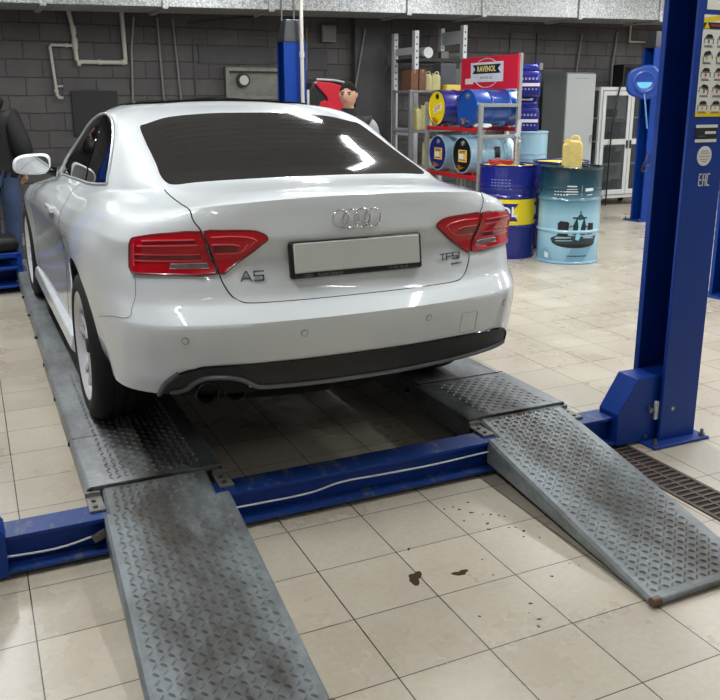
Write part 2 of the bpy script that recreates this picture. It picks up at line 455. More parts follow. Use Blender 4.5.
for s in (1, -1):
    F = (lambda a: a) if s == 1 else mir
    l = lamp(F(outer), None, '')
    for u, a, b_ in ((10.14, 2.42, 3.7), (9.93, 2.36, 3.85), (9.48, 2.32, 4.0), (9.12, 2.26, 3.95)):
        obj_s('light_line', surf_tube(F([(u, a), (u - .01, (a + b_) / 2), (u - .05, b_)]), .0027, .0112, 8, 5), M['lamp_line'], l)
    obj_s('light_band', patch_bm(F([(9.42, 2.3), (9.38, 3.0), (9.33, 3.9), (9.19, 3.9), (9.2, 3.0), (9.2, 2.27)]), .0112, .004, .2, .3), M['lamp_deep'], l)
    obj_s('light_band', patch_bm(F([(10.08, 2.42), (10.05, 3.0), (10.0, 3.7), (9.93, 3.7), (9.98, 3.0), (9.99, 2.4)]), .0112, .004, .2, .3), M['lamp_deep'], l)
    obj_s('light_line', surf_tube(F([(9.95, 3.96), (9.4, 3.98), (8.75, 3.99)]), .003, .0112, 6, 5), M['lamp_line'], l)
    rv = obj_s('reverse_light', patch_bm(F([(8.97, 2.18), (8.95, 2.86), (8.70, 2.90), (8.70, 2.14)]), .0118, .004, .2, .2), M['lamp_clear'], l)
    obj_s('chrome_edge', surf_tube(F([(8.97, 2.18), (8.95, 2.86), (8.70, 2.90), (8.70, 2.14)]), .0022, .0118, 1, 5, True), M['silver'], rv)
    l = lamp(F(inner), None, '')
    for pts in ([(10.25, 2.1), (10.25, 1.75), (10.14, 1.50), (9.97, 1.38)], [(9.98, 1.42), (9.7, 1.52), (9.52, 1.62)], [(9.48, 2.02), (9.47, 1.72), (9.56, 1.62), (9.85, 1.53)], [(9.93, 2.1), (9.91, 1.8), (9.82, 1.65)]):
        obj_s('light_line', surf_tube(F(pts), .0025, .0112, 6, 5), M['lamp_line'], l)
    obj_s('light_band', patch_bm(F([(9.86, 2.08), (9.84, 1.82), (9.72, 1.66), (9.55, 1.72), (9.56, 2.04)]), .0112, .004, .2, .2), M['lamp_deep'], l)

# panel gaps
gap = [(12.0, 2.88), (11.6, 2.66), (11.0, 2.42), (10.53, 2.27), (9.5, 2.12), (8.43, 1.98), (7.97, 1.93), (7.4, 1.82), (7.05, 1.66), (6.85, 1.4), (6.78, .8), (6.76, 0)]
gap = gap + [(u, -v) for u, v in gap[-2::-1]]
deck = [Vector((-.606 - .002 * (y < .3), y, on_roof(-.607, y) + .0003)) for y in np.linspace(.56, .19, 20)]
bm = BM(); mid = [Vector(p) for p in path3(gap, -.001, 7)]; add_tube(bm, deck + mid + [Vector((-p.x, p.y, p.z)) for p in deck[::-1]], .0027, 6); obj_s('boot_lid_gap', bm, M['seam'], car)
for s in (1, -1):
    obj_s('bumper_gap', surf_tube([(8.45, s * 4.1), (7, s * 4.06), (6.0, s * 3.97), (5.5, s * 3.98), (5.2, s * 4.3), (4.95, s * 5.1), (4.7, s * 5.9)], .0012, -.0005, 6, 5), M['seam'], car)
    d = obj_s('door_gap', surf_tube([(15.2, s * 8.55), (14, s * 8.5), (12.03, s * 8.42), (9.8, s * 8.34), (7.6, s * 8.4), (5, s * 8.5), (3.2, s * 8.5)], .0026, -.001, 6, 5), M['seam'], car)
    obj_s('door_gap', surf_tube([(15.0, s * 11.1), (13, s * 11.05), (10, s * 11.05), (7, s * 11.05), (3.2, s * 11.05)], .0026, -.001, 6, 5), M['seam'], car)
    h = obj_s('door_handle', surf_tube([(10.25, s * 8.78), (10.33, s * 8.95), (10.35, s * 9.15), (10.3, s * 9.3)], .013, .016, 6, 8), M['white_paint'], car)
    obj_s('handle_recess', patch_bm([(9.9, s * 8.85), (10.7, s * 8.85), (10.7, s * 9.22), (9.9, s * 9.22)][::s], .002, .004), M['white_paint'], h)
    bm = BM(); pts = [(s * .90, y, .235 + .004 * math.sin(y)) for y in np.linspace(1.42, 3.32, 9)]
    add_prism(bm, [(s * .80, .19), (s * .905, .185), (s * .925, .215), (s * .915, .275), (s * .87, .30)][::s], 1.40, 3.34, 'y')
    obj('side_skirt', bm, M['white_paint'], car, bevel=.008, smooth=35)

# plate, rings, letters
PR = R(90 - 9)
def rot_x(p, c, a):
    x, y, z = p; y -= c[1]; z -= c[2]
    return (x, c[1] + y * math.cos(a) - z * math.sin(a), c[2] + y * math.sin(a) + z * math.cos(a))
M['plate'] = mat('plate_blank', (196, 200, 192), .55)
bm = BM(); add_b(bm, -.272, .272, -.014, .02, -.073, .062)
pf = obj('plate_frame', bm, M['black_plastic'], car, loc=(.002, .092, .816), rot=(R(-8), 0, 0), bevel=.008, smooth=40)
bm = BM(); add_b(bm, -.26, .26, -.0185, -.010, -.053, .056); obj('license_plate', bm, M['plate'], pf, bevel=.006, smooth=40)
M['faint'] = mat('frame_lettering', (120, 122, 124), .5)
add_text('frame_lettering', 'Ауди Центр', .014, M['faint'], pf, (-.12, -.0148, -.0635), (PI / 2, 0, 0), .0006, xs=1.3)
bm = BM()
for k in range(4):                                                   # frame dealer mark: four rings again
    c = Vector((-.222 + .0085 * k, -.0148, -.0635)); add_tube(bm, [c + Vector((.0056 * math.cos(a), 0, .0056 * math.sin(a))) for a in np.linspace(0, 2 * PI, 13)[:-1]], .0007, 4, closed=True)
obj('frame_rings', bm, M['faint'], pf)
add_text('frame_lettering', '+7 495 780 88', .013, M['faint'], pf, (.165, -.0148, -.0635), (PI / 2, 0, 0), .0006, xs=1.1)
bm = BM()
for k in range(4):
    c = Vector((-.0665 + .0443 * k - .001, 0, 0))
    add_tube(bm, [c + Vector((.0315 * math.cos(a), (.004 if k % 2 else -.001) * math.cos(2 * a), .0345 * math.sin(a))) for a in np.linspace(0, 2 * PI, 33)[:-1]], .0044, 8, closed=True)
obj('ring_emblem', bm, M['chrome'], car, loc=(.0, .086, .951), rot=(0, 0, 0), smooth=60)
M['badge'] = mat('badge_chrome', (130, 132, 136), .2, metal=.9)
# letters as bent bars
def stroke(bm, pts, w, d=.004, closed=False):
    for i in range(len(pts) - (0 if closed else 1)):
        a = Vector(pts[i]); b_ = Vector(pts[(i + 1) % len(pts)]); dd = b_ - a; L = dd.length
        ang = math.atan2(dd.y, dd.x); m = (a + b_) / 2
        add_box(bm, m.x, 0, m.y, L + w, d, w, Matrix.Rotation(-ang, 3, 'Y'))
def badge(name, glyphs, h, w, gap_, loc, rz, sw, m):
    bm = BM(); x = 0
    for g in glyphs:
        for st in g['s']: stroke(bm, [(x + p[0] * w * g['w'], (p[1] - .5) * h) for p in st], sw)
        x += w * g['w'] + gap_
    off = -(x - gap_) / 2
    bmesh.ops.translate(bm, verts=bm.verts, vec=(off, 0, 0))
    return obj(name, bm, m, car, loc=loc, rot=(R(-4), 0, rz))
GA = dict(w=1.1, s=[[(0, 0), (.44, 1), (.56, 1), (1, 0)], [(.24, .28), (.76, .28)]])
G5 = dict(w=1, s=[[(1, 1), (0, 1), (0, .54), (.95, .54), (1, .42), (1, .06), (.9, 0), (0, 0)]])
GT = dict(w=1, s=[[(0, 1), (1, 1)], [(.5, 1), (.5, 0)]])
GF = dict(w=1, s=[[(1, 1), (0, 1), (0, 0)], [(0, .5), (.85, .5)]])
GS = dict(w=1, s=[[(1, 1), (0, 1), (0, .53), (1, .53), (1, 0), (0, 0)]])
GI = dict(w=.1, s=[[(.5, 0), (.5, 1)]])
badge('badge_lettering', [GA, G5], .033, .034, .010, (-.410, .103, .765), R(-9), .0052, M['badge'])
badge('badge_lettering', [GT, GF, GS, GI], .024, .024, .008, (.418, .104, .772), R(9), .0044, M['badge'])
add_text('badge_lettering', 'quattro', .014, M['badge'], car, (.447, .1, .743), (PI / 2, 0, R(9)), .001, xs=1.35, bold=.0004)

# parking sensors, towing cover
M['sensor'] = mat('sensor_ring', (150, 154, 156), .5)
for v in (2.61, .86, -.87, -2.61):
    p = SF.pt(4.67, v); n = Vector(SF.nrm(4.67, v)); a, b_ = frame_of(n)
    bm = BM(); add_cyl(bm, Vector(p) - n * .01, Vector(p) + n * .0015, .0112, 20)
    s_ = obj('parking_sensor', bm, M['white_paint'], car, smooth=40)
    bm = BM(); add_tube(bm, [Vector(p) + n * .0005 + .0118 * (a * math.cos(t) + b_ * math.sin(t)) for t in np.linspace(0, 2 * PI, 25)[:-1]], .0011, 5, closed=True)
    obj('sensor_gap', bm, M['seam'], s_)
obj_s('towing_cover', surf_tube([(4.15, -1.5), (4.15, -1.66), (4.15, -1.82), (4.4, -1.82), (4.63, -1.82), (4.63, -1.66), (4.63, -1.5), (4.4, -1.5)], .0012, 0, 2, 5, True), M['sensor'], car)

# lower diffuser with mesh, bright lip, exhausts
hm = mat('honeycomb_black', (13, 13, 14), .45); nt = hm.node_tree
tc = nt.nodes.new('ShaderNodeTexCoord'); mp = nt.nodes.new('ShaderNodeMapping'); mp.inputs['Scale'].default_value = (70, 20, 95)
vo = nt.nodes.new('ShaderNodeTexVoronoi'); vo.feature = 'DISTANCE_TO_EDGE'; vo.inputs['Scale'].default_value = 1.; vo.inputs['Randomness'].default_value = .25
rp = nt.nodes.new('ShaderNodeValToRGB'); rp.color_ramp.elements[0].color = (.016, .016, .017, 1); rp.color_ramp.elements[1].color = (.004, .004, .004, 1); rp.color_ramp.elements[0].position = .08; rp.color_ramp.elements[1].position = .18
bp = nt.nodes.new('ShaderNodeBump'); bp.inputs['Strength'].default_value = .6; bp.inputs['Distance'].default_value = .004; bp.invert = True
nt.links.new(tc.outputs['Object'], mp.inputs['Vector']); nt.links.new(mp.outputs['Vector'], vo.inputs['Vector'])
nt.links.new(vo.outputs['Distance'], rp.inputs['Fac']); nt.links.new(rp.outputs['Color'], nt.nodes['Principled BSDF'].inputs['Base Color'])
nt.links.new(rp.outputs['Color'], bp.inputs['Height']); nt.links.new(bp.outputs['Normal'], nt.nodes['Principled BSDF'].inputs['Normal'])
M['honeycomb'] = hm
top = [(2.15, 3.08), (2.6, 2.98), (3.1, 2.88), (3.7, 2.70), (4.0, 2.45), (4.06, 2.1), (4.06, 1.5), (4.06, .8), (4.06, 0), (4.06, -.8), (4.06, -1.5), (4.02, -2.1), (3.98, -2.5), (3.7, -2.75), (3.3, -2.87), (2.7, -2.9), (2.35, -2.88)]
low = [(2.42, -2.6), (2.36, -1.9), (2.28, -1.2), (2.2, -.5), (2.2, .2), (2.25, .8), (2.36, 1.4), (2.62, 1.56), (2.95, 1.68), (3.22, 1.84), (3.34, 2.05), (3.28, 2.28), (2.95, 2.46), (2.5, 2.6), (2.2, 2.75)]
dif = obj_s('diffuser', patch_bm(top + low, .004, .012, .3, .3), M['honeycomb'], car)
lip = low[1:-1]
obj_s('diffuser_lip', surf_tube([(2.5, -2.85)] + low[:-1] + [(2.25, 2.85)], .0105, .004, 6, 8), M['silver_trim'], dif)
obj_s('diffuser_edge', surf_tube([(2.0, 3.1), (2.6, 3.0), (3.1, 2.9), (3.7, 2.72)], .010, .004, 6, 8), M['silver_trim'], dif)
obj_s('diffuser_edge', surf_tube(top[2:], .0042, .004, 4, 6), M['black_gloss'], dif)
obj_s('exhaust_recess', patch_bm([(1.5, 1.5), (2.5, 1.62), (2.9, 1.75), (3.18, 1.9), (3.25, 2.08), (3.2, 2.25), (2.9, 2.42), (2.4, 2.58), (1.5, 2.7)], .002, .006), M['under'], car)
M['pipe_steel'] = mat('exhaust_steel', (62, 60, 60), .4, metal=.8)
for x in (-.602, -.497):
    bm = BM(); Mx = Matrix.Translation((x, .085, .356)) @ Matrix.Rotation(R(90), 4, 'X')
    add_lathe(bm, [(.041, -.22), (.041, 0), (.0425, .012), (.0395, .014), (.037, .004), (.037, -.12), (0, -.13)], 32, Mx, [0, 0, 0, 0, 1, 1], cap=False)
    obj('exhaust_pipe', bm, [M['pipe_steel'], M['under']], car, smooth=50)

# wheels
def wheel_meshes():
    bm = BM()                                                         # along +x = outside, centre at origin
    Mx = Matrix.Rotation(R(90), 4, 'Y')
    w = .1275
    prof = [(.235, -w + .012), (.255, -w), (.285, -w - .002), (.312, -w + .010), (.326, -w + .028), (.3295, -.08), (.3295, -.052), (.324, -.050), (.324, -.044), (.3295, -.042), (.3298, -.006), (.324, -.004), (.324, .004), (.3298, .006),
            (.3295, .042), (.324, .044), (.324, .050), (.3295, .052), (.3295, .08), (.326, w - .028), (.312, w - .010), (.285, w + .002), (.255, w), (.235, w - .012)]
    add_lathe(bm, prof, 72, Mx, cap=False)
    ty = obj('tyre', bm, M['rubber'], None, smooth=35)
    bm = BM()
    add_lathe(bm, [(.236, -.115), (.222, -.10), (.215, .02), (.220, .085), (.236, .108), (.243, .118), (.2435, .124), (.238, .125), (.226, .112), (.214, .09), (.206, .02), (.206, -.10)], 64, Mx, cap=False)
    for k in range(5):
        for d in (-1, 1):
            a0 = 2 * PI * k / 5 + d * .055; a1 = 2 * PI * k / 5 + d * .19
            def P(r, a, x, s=0): return Vector((x, r * math.cos(a) - s * math.sin(a), r * math.sin(a) + s * math.cos(a)))
            pts = []
            for (r, x, hw, a) in ((.045, .098, .016, a0), (.13, .092, .013, (a0 + a1) / 2), (.215, .104, .0135, a1)):
                pts.append([P(r, a, x, -hw), P(r, a, x + .004, 0), P(r, a, x, hw), P(r, a, x - .03, hw * 1.1), P(r, a, x - .03, -hw * 1.1)])
            vs = [[bm.verts.new(p) for p in q] for q in pts]
            for i in range(2):
                for j in range(5): bm.faces.new((vs[i][j], vs[i][(j + 1) % 5], vs[i + 1][(j + 1) % 5], vs[i + 1][j]))
    add_lathe(bm, [(.075, .05), (.075, .085), (.06, .098), (.03, .10), (0, .10)], 32, Mx, cap=False)
    rim = obj('rim', bm, M['silver'], None, smooth=35)
    bm = BM(); add_lathe(bm, [(.033, .09), (.033, .104), (.028, .109), (0, .110)], 24, Mx, cap=False)
    cap = obj('centre_cap', bm, M['black_plastic'], None, smooth=40)
    bm = BM(); add_lathe(bm, [(.165, .0), (.165, .03), (.08, .03), (.08, .05), (0, .05)], 40, Mx, cap=False)
    disc = obj('brake_disc', bm, mat('brake_disc', (90, 88, 86), .4, metal=.8), None, smooth=35)
    return ty, rim, cap, disc
ty, rim, cap, disc = wheel_meshes()
first = True
for (x, y, a) in ((-.7875, .998, .35), (.7875, .998, .1), (-.795, 3.749, .9), (.795, 3.749, .2)):
    s = -1 if x < 0 else 1
    if first: t = ty; ch = [rim, cap, disc]; first = False
    else:
        t = ty.copy(); link(t); ch = []
        for q in (rim, cap, disc): c = q.copy(); link(c); ch.append(c)
    t.name = 'wheel'; t.parent = car; t.location = (x, y, .3298)
    t.rotation_euler = (a, 0, 0) if s > 0 else (a, 0, PI)
    for c in ch: c.parent = t
# mirrors
for s in (-1, 1):
    bm = BM()
    bmesh.ops.create_uvsphere(bm, u_segments=28, v_segments=18, radius=1)
    for v in bm.verts:
        x, y, z = v.co
        e = lambda q, p: math.copysign(abs(q) ** p, q)
        yy = y * .075 if y > 0 else y * .035
        v.co = Vector((e(x, .62) * .112 + (.012 * z if s < 0 else -.012 * z), yy, e(z, .66) * .064 * (1 - .14 * x * s)))
    m_ = obj('mirror', bm, M['white_paint'], car, loc=(s * .905, 2.90, 1.0), rot=(0, 0, s * R(-4)), smooth=60)
    bm = BM()
    n = 28; ring = []
    for k in range(n):
        t = 2 * PI * k / n; cx, cz = math.cos(t), math.sin(t)
        ring.append((math.copysign(abs(cx) ** .6, cx) * .096, math.copysign(abs(cz) ** .66, cz) * .050 * (1 - .14 * cx * s)))
    add_prism(bm, ring, -.0385, -.03, 'y')
    obj('mirror_glass', bm, mat('mirror_silver', (235, 236, 238), .02, metal=1.), m_, loc=(0, -.002, 0), rot=(0, 0, s * R(3)))
    bm = BM(); add_tube(bm, [(s * .815, 2.92, .965), (s * .80, 2.91, .955), (s * .76, 2.90, .945)], [.03, .026, .034], 12)
    obj('mirror_arm', bm, M['black_gloss'], m_, loc=(-s * .905, -2.90, -1.0), smooth=60)
bm = BM(); bmesh.ops.create_uvsphere(bm, u_segments=24, v_segments=12, radius=1)
for v in bm.verts: v.co = Vector((v.co.x * .62, .52 + v.co.y * .17, .245 + v.co.z * .095))
obj('muffler_blocker', bm, M['under'], car, smooth=60)  # muffler added low to block light and darken the floor under the car
bm = BM(); add_tube(bm, [(-.70, .998, .30), (-.3, .95, .24), (.3, .95, .24), (.70, .998, .30)], .06, 10); add_b(bm, -.5, .5, .86, 1.15, .17, .26); obj('rear_axle_blocker', bm, M['under'], car)  # axle and subframe added to keep light off the floor below
bm = BM(); add_b(bm, -.16, .16, 1.1, 3.6, .15, .22); obj('tunnel_blocker', bm, M['under'], car)  # centre box added beneath the body, also blocks light
# front end, out of sight of the photograph's side
obj_s('grille', patch_bm([(10, 16), (10, 18), (4, 17.8), (4, 16.2)], .003, .01, .5, .3), M['black_gloss'], car)
for s in (1, -1):
    obj_s('headlamp', patch_bm([(10.6, s * 14), (10.4, s * 15.6), (9, s * 15.5), (9, s * 14)], .004, .01, .4, .3), M['dark_glass'], car)
# ------------------------------------------------------------------ the four-post lift
M['blue'] = mat('lift_blue', (6, 58, 146), .42, noise=.12, spec=.35, nscale=3, rvar=.06)
M['blue_worn'] = mat('lift_blue_worn', (8, 54, 134), .5, noise=.1, nscale=14)
def worn(name, base, dirt, scale=9., lo=.52, hi=.66, rough=.5, fine=40., track=0.):
    m = mat(name, base, rough); nt = m.node_tree; b = nt.nodes['Principled BSDF']
    tc = nt.nodes.new('ShaderNodeTexCoord')
    n1 = nt.nodes.new('ShaderNodeTexNoise'); n1.inputs['Scale'].default_value = scale; n1.inputs['Detail'].default_value = 8; n1.inputs['Roughness'].default_value = .72
    rp = nt.nodes.new('ShaderNodeValToRGB'); rp.color_ramp.elements[0].position = lo; rp.color_ramp.elements[1].position = hi
    rp.color_ramp.elements[0].color = srgb(*base); rp.color_ramp.elements[1].color = srgb(*dirt)
    mp = nt.nodes.new('ShaderNodeMapping'); mp.inputs['Scale'].default_value = (1.8, .7, 1.8)
    nt.links.new(tc.outputs['Object'], mp.inputs['Vector']); nt.links.new(mp.outputs['Vector'], n1.inputs['Vector']); src = n1.outputs['Fac']
    if track:                                                        # tyre dirt down the middle of the deck
        sx = nt.nodes.new('ShaderNodeSeparateXYZ'); nt.links.new(tc.outputs['Object'], sx.inputs[0])
        def mt_(op, a, b_):
            n = nt.nodes.new('ShaderNodeMath'); n.operation = op
            for i, q in enumerate((a, b_)):
                if isinstance(q, (int, float)): n.inputs[i].default_value = q
                elif q is not None: nt.links.new(q, n.inputs[i])
            return n.outputs[0]
        d_ = mt_('ABSOLUTE', mt_('SUBTRACT', mt_('ABSOLUTE', sx.outputs[0], None), .80), None)
        mr_ = nt.nodes.new('ShaderNodeMapRange'); mr_.interpolation_type = 'SMOOTHSTEP'
        mr_.inputs['From Min'].default_value = .04; mr_.inputs['From Max'].default_value = .20; mr_.inputs['To Min'].default_value = track; mr_.inputs['To Max'].default_value = -track * .6
        nt.links.new(d_, mr_.inputs['Value']); src = mt_('ADD', src, mr_.outputs[0])
    nt.links.new(src, rp.inputs['Fac'])
    n2 = nt.nodes.new('ShaderNodeTexNoise'); n2.inputs['Scale'].default_value = fine; n2.inputs['Detail'].default_value = 4
    nt.links.new(tc.outputs['Object'], n2.inputs['Vector'])
    mx = nt.nodes.new('ShaderNodeMix'); mx.data_type = 'RGBA'; mx.blend_type = 'MULTIPLY'; mx.inputs['Factor'].default_value = .5
    rq = nt.nodes.new('ShaderNodeValToRGB'); rq.color_ramp.elements[0].color = (.55, .55, .55, 1); rq.color_ramp.elements[0].position = .3; rq.color_ramp.elements[1].position = .65
    nt.links.new(n2.outputs['Fac'], rq.inputs['Fac'])
    nt.links.new(rp.outputs['Color'], mx.inputs['A']); nt.links.new(rq.outputs['Color'], mx.inputs['B']); nt.links.new(mx.outputs['Result'], b.inputs['Base Color'])
    mr = nt.nodes.new('ShaderNodeMapRange'); mr.inputs['To Min'].default_value = rough - .14; mr.inputs['To Max'].default_value = rough + .14
    nt.links.new(n1.outputs['Fac'], mr.inputs['Value']); nt.links.new(mr.outputs['Result'], b.inputs['Roughness'])
    return m
M['beam_top'] = worn('beam_blue_scuffed', (17, 58, 130), (112, 116, 112), 11, .53, .68)
M['ramp'] = worn('ramp_grey', (138, 146, 149), (70, 67, 60), 5., .34, .72, .38, track=.14)
M['runway'] = worn('runway_grey', (132, 137, 138), (56, 54, 50), 3.4, .34, .70, .36, track=.14)
M['tread'] = worn('tread_polished', (172, 178, 180), (120, 118, 112), 5., .34, .72, .32, track=.14); M['tread'].node_tree.nodes['Principled BSDF'].inputs['Metallic'].default_value = .35
M['tread_dull'] = worn('tread_dull', (142, 146, 146), (84, 82, 76), 3.4, .34, .70, .42, track=.14)
M['bracket'] = worn('bracket_grey', (138, 137, 130), (80, 72, 62), 14, .5, .7, .5)
M['steel'] = mat('bolt_steel', (120, 118, 112), .4, metal=.8)
M['brown_steel'] = mat('rusty_roller', (112, 92, 74), .5, metal=.5)
M['white_cable'] = mat('cable_steel', (205, 207, 205), .4)

LX = .38                                                             # the lift's centre line
lift = thing('car_lift', 'blue four-post car lift with grey tread-plate runways and ramps under the white coupe', 'car lift', (LX, 0, 0))
def L(bm): bmesh.ops.translate(bm, verts=bm.verts, vec=(-LX, 0, 0)); return bm
def lump(bm, M3, cx, cy, L_=.027, W_=.0095, h=.0062, ang=0.):
    """one raised lens of the tread plate in the plane of M3 (4x4)"""
    c, s = math.cos(ang), math.sin(ang); rim = []; n = 8
    for k in range(n):
        t = 2 * PI * k / n; a = .5 * L_ * math.cos(t); b_ = .5 * W_ * math.sin(t) * (1 - .25 * abs(math.cos(t)))
        rim.append(bm.verts.new(M3 @ Vector((cx + a * c - b_ * s, cy + a * s + b_ * c, -.0005))))
    i0 = bm.verts.new(M3 @ Vector((cx - .22 * L_ * c, cy - .22 * L_ * s, h))); i1 = bm.verts.new(M3 @ Vector((cx + .22 * L_ * c, cy + .22 * L_ * s, h)))
    for k in range(n):
        a, b_ = rim[k], rim[(k + 1) % n]
        top = i1 if k in (0, 1, 6, 7) else i0
        if k in (0, 7): top = i1
        bm.faces.new((a, b_, top))
    bm.faces.new((rim[2], i0, i1)); bm.faces.new((rim[6], i1, i0))
    for f in i0.link_faces[:] + i1.link_faces[:]: f.material_index = 1
def tread(bm, M3, x0, x1, y0, y1, pitch=.027, keep=None):
    ny = int((y1 - y0) / pitch); nx = int((x1 - x0) / pitch)
    for j in range(ny):
        for i in range(nx):
            x = x0 + (i + .5) * (x1 - x0) / nx; y = y0 + (j + .5) * (y1 - y0) / ny
            if keep and not keep(x, y): continue
            lump(bm, M3, x, y, h=.0042, ang=(PI / 4 if (i + j) % 2 else -PI / 4))
# runways
RW = {'l': (-.655, -.168), 'r': (.985, 1.483)}
def runway(x0, x1, step):
    bm = BM()
    prof = [(x0, .06), (x0, .166), (x0 + .014, .18), (x1 - .014, .18), (x1, .166), (x1, .06), (x1 - .012, .06), (x1 - .012, .160), (x0 + .012, .160), (x0 + .012, .06)]
    add_prism(bm, prof, .305, 5.5, 'y')
    # thicker cover plate at the entry end, and its seams
    return obj('runway', L(bm), M['runway'], lift, bevel=.003, smooth=35)
for k, (x0, x1) in RW.items():
    rw = runway(x0, x1, 0)
    bm = BM(); ye = 2.15 if k == 'l' else .78
    add_prism(bm, [(x0 - .012, .10), (x0 - .012, .176), (x0 + .002, .184), (x1 + .004, .184), (x1 + .012, .176), (x1 + .012, .12), (x1 + .008, .12), (x1 + .008, .176), (x0 - .008, .178), (x0 - .008, .10)], .30, ye, 'y')
    tread(bm, Matrix.Translation((0, 0, .184)), x0 + .07, x1 - .06, .33, min(ye - .03, 1.7))
    cp = obj('entry_plate', L(bm), [M['runway'], M['tread_dull']], rw, smooth=35)
    bm = BM(); add_b(bm, x0 - .005, x1 + .005, .80, .804, .182, .1848); obj('plate_joint', L(bm), M['seam'], rw)
    for y in np.arange(.9, 5.2, .62):
        bm = BM(); add_cyl(bm, (x0 - .018, y, .125), (x0 + .01, y, .125), .010, 10); obj('guide_pin', L(bm), M['black_plastic'], rw)
    # angle bracket bolted on the beam
    for (xa, xb) in ((x0 - .02, x0 + .035), (x1 - .035, x1 + .02)):
        bm = BM(); add_b(bm, xa, xb, .17, .30, .1425, .152); add_b(bm, xa, xb, .285, .30, .152, .168); br = obj('bracket', L(bm), M['bracket'], rw, bevel=.002)
        for yy in (.195, .245):
            bm = BM(); add_cyl(bm, ((xa + xb) / 2 - .005, yy, .152), ((xa + xb) / 2 - .005, yy, .160), .009, 6); obj('bolt', L(bm), M['steel'], br)
    # wheel stop at the front end
    bm = BM(); add_b(bm, x0 + .02, x1 - .02, 5.40, 5.43, .18, .30); obj('wheel_stop', L(bm), M['runway'], rw, bevel=.004)
# drive-on ramps
def ramp(xt0, xt1, xb0, xb1, il, ir):
    """sloping deck from (y .30, z .172) to (y -.925, z .022)"""
    y0, z0, y1, z1 = .298, .171, -.925, .022
    bm = BM()
    def X(t, s): return (xt0 + (xb0 - xt0) * t) * (1 - s) + (xt1 + (xb1 - xt1) * t) * s
    def P(t, s, dz=0): return Vector((X(t, s), y0 + (y1 - y0) * t, z0 + (z1 - z0) * t + dz))
    ts = [0, .14, .1401, 1.]
    insl, insr = [il, il, 0, 0], [ir, ir, 0, 0]                      # narrower next to the hinge
    rows = []
    for t, i_, k_ in zip(ts, insl, insr):
        w = X(t, 1) - X(t, 0); a = i_ / w; e_ = 1 - k_ / w
        drop = .016 + .10 * max(0, 1 - t) * (1 if t > .14 else .25)
        zt = lambda s: P(t, s)
        q = [P(t, a, -drop), P(t, a, -.010), P(t, a + .02), P(t, e_ - .02), P(t, e_, -.010), P(t, e_, -drop), P(t, e_ - .02, -.018), P(t, a + .02, -.018)]
        for v in q: v.z = max(v.z, .004)
        rows.append([bm.verts.new(v) for v in q])
    for i in range(len(rows) - 1):
        for k in range(8): bm.faces.new((rows[i][k], rows[i][(k + 1) % 8], rows[i + 1][(k + 1) % 8], rows[i + 1][k]))
    bm.faces.new(rows[0]); bm.faces.new(rows[-1][::-1])
    ex = (P(1, 0) - P(0, 0)).normalized(); ez = Vector((1, 0, 0)).cross(ex).normalized(); ez = ez if ez.z > 0 else -ez
    n = int(1.17 / .027)
    for j in range(n):
        t = (j + .8) / (n + .8); w = X(t, 1) - X(t, 0); a = il * (t < .15) + .025; nx = int((w - a - .025 - ir * (t < .15)) / .027)
        for i in range(nx):
            s = (a + (i + .5) * .027) / w
            p = P(t, s); Mx = Matrix.Translation(p) @ Matrix.Rotation(math.atan2(z1 - z0, abs(y1 - y0)), 4, 'X') if False else Matrix.Translation(p) @ Matrix.Rotation(math.atan2(z0 - z1, y0 - y1), 4, 'X')
            lump(bm, Mx, 0, 0, ang=(PI / 4 if (i + j) % 2 else -PI / 4))
    o = obj('ramp', L(bm), [M['ramp'], M['tread']], lift, smooth=30)
    bm = BM(); a, b_ = P(1, -.005), P(1, 1.005); a.z = b_.z = .016; a.y -= .012; b_.y -= .012
    d = (b_ - a).normalized()
    add_cyl(bm, a + d * .03, b_ - d * .03, .0125, 16); obj('roller', L(bm), M['ramp'], o, smooth=40)
    bm = BM(); add_cyl(bm, a, a + d * .032, .0155, 16); obj('roller_end', L(bm), M['brown_steel'], o, smooth=40); bm = BM(); add_cyl(bm, b_ - d * .032, b_, .0155, 16); obj('roller_end', L(bm), M['brown_steel'], o, smooth=40)
ramp(-.628, -.172, -.668, -.212, .014, .05)
ramp(.968, 1.478, .882, 1.352, .058, .006)
# cross beams: channel open to the front
def crossbeam(y0, y1, xa, xb, flip=1):
    bm = BM()
    prof = [(y0, .142), (y1, .142), (y1, .02), (y0 - .03 * flip, .02), (y0 - .03 * flip, .028), (y0 - .03 * flip, .030), (y0 + .035, .034), (y0 + .035, .130), (y0, .130)] if flip > 0 else \
           [(y0, .142), (y1, .142), (y1, .02), (y0, .02)]
    add_prism(bm, prof, xa, xb, 'x'); return bm
bm = crossbeam(.118, .236, -1.02, 1.74)
for f in bm.faces:
    if abs(f.normal.z) > .8 or f.calc_center_median().z > .138 or f.calc_center_median().z < .035: f.material_index = 1
cb = obj('crossbeam', L(bm), [M['blue'], M['beam_top']], lift, smooth=30)
bm = BM()
pts = smooth_pts([(-1.0, .115, .075), (-.80, .115, .066), (-.66, .118, .085)], 5); add_tube(bm, pts, .004, 6)
pts = smooth_pts([(-.16, .116, .080), (.12, .114, .079), (.27, .116, .098), (.45, .114, .096), (.70, .116, .092), (.98, .118, .099), (1.5, .118, .10)], 5); add_tube(bm, pts, .004, 6)
obj('lifting_cable', L(bm), M['white_cable'], cb, smooth=60)
bm = BM(); add_box(bm, -.655, .112, .082, .05, .016, .03, Matrix.Rotation(R(-25), 3, 'Y')); add_cyl(bm, (-.66, .10, .082), (-.66, .125, .082), .010, 10); obj('cable_shackle', L(bm), M['steel'], cb, bevel=.003)
bm = crossbeam(5.10, 5.22, -1.02, 1.74, 0); obj('crossbeam', L(bm), M['blue'], lift)
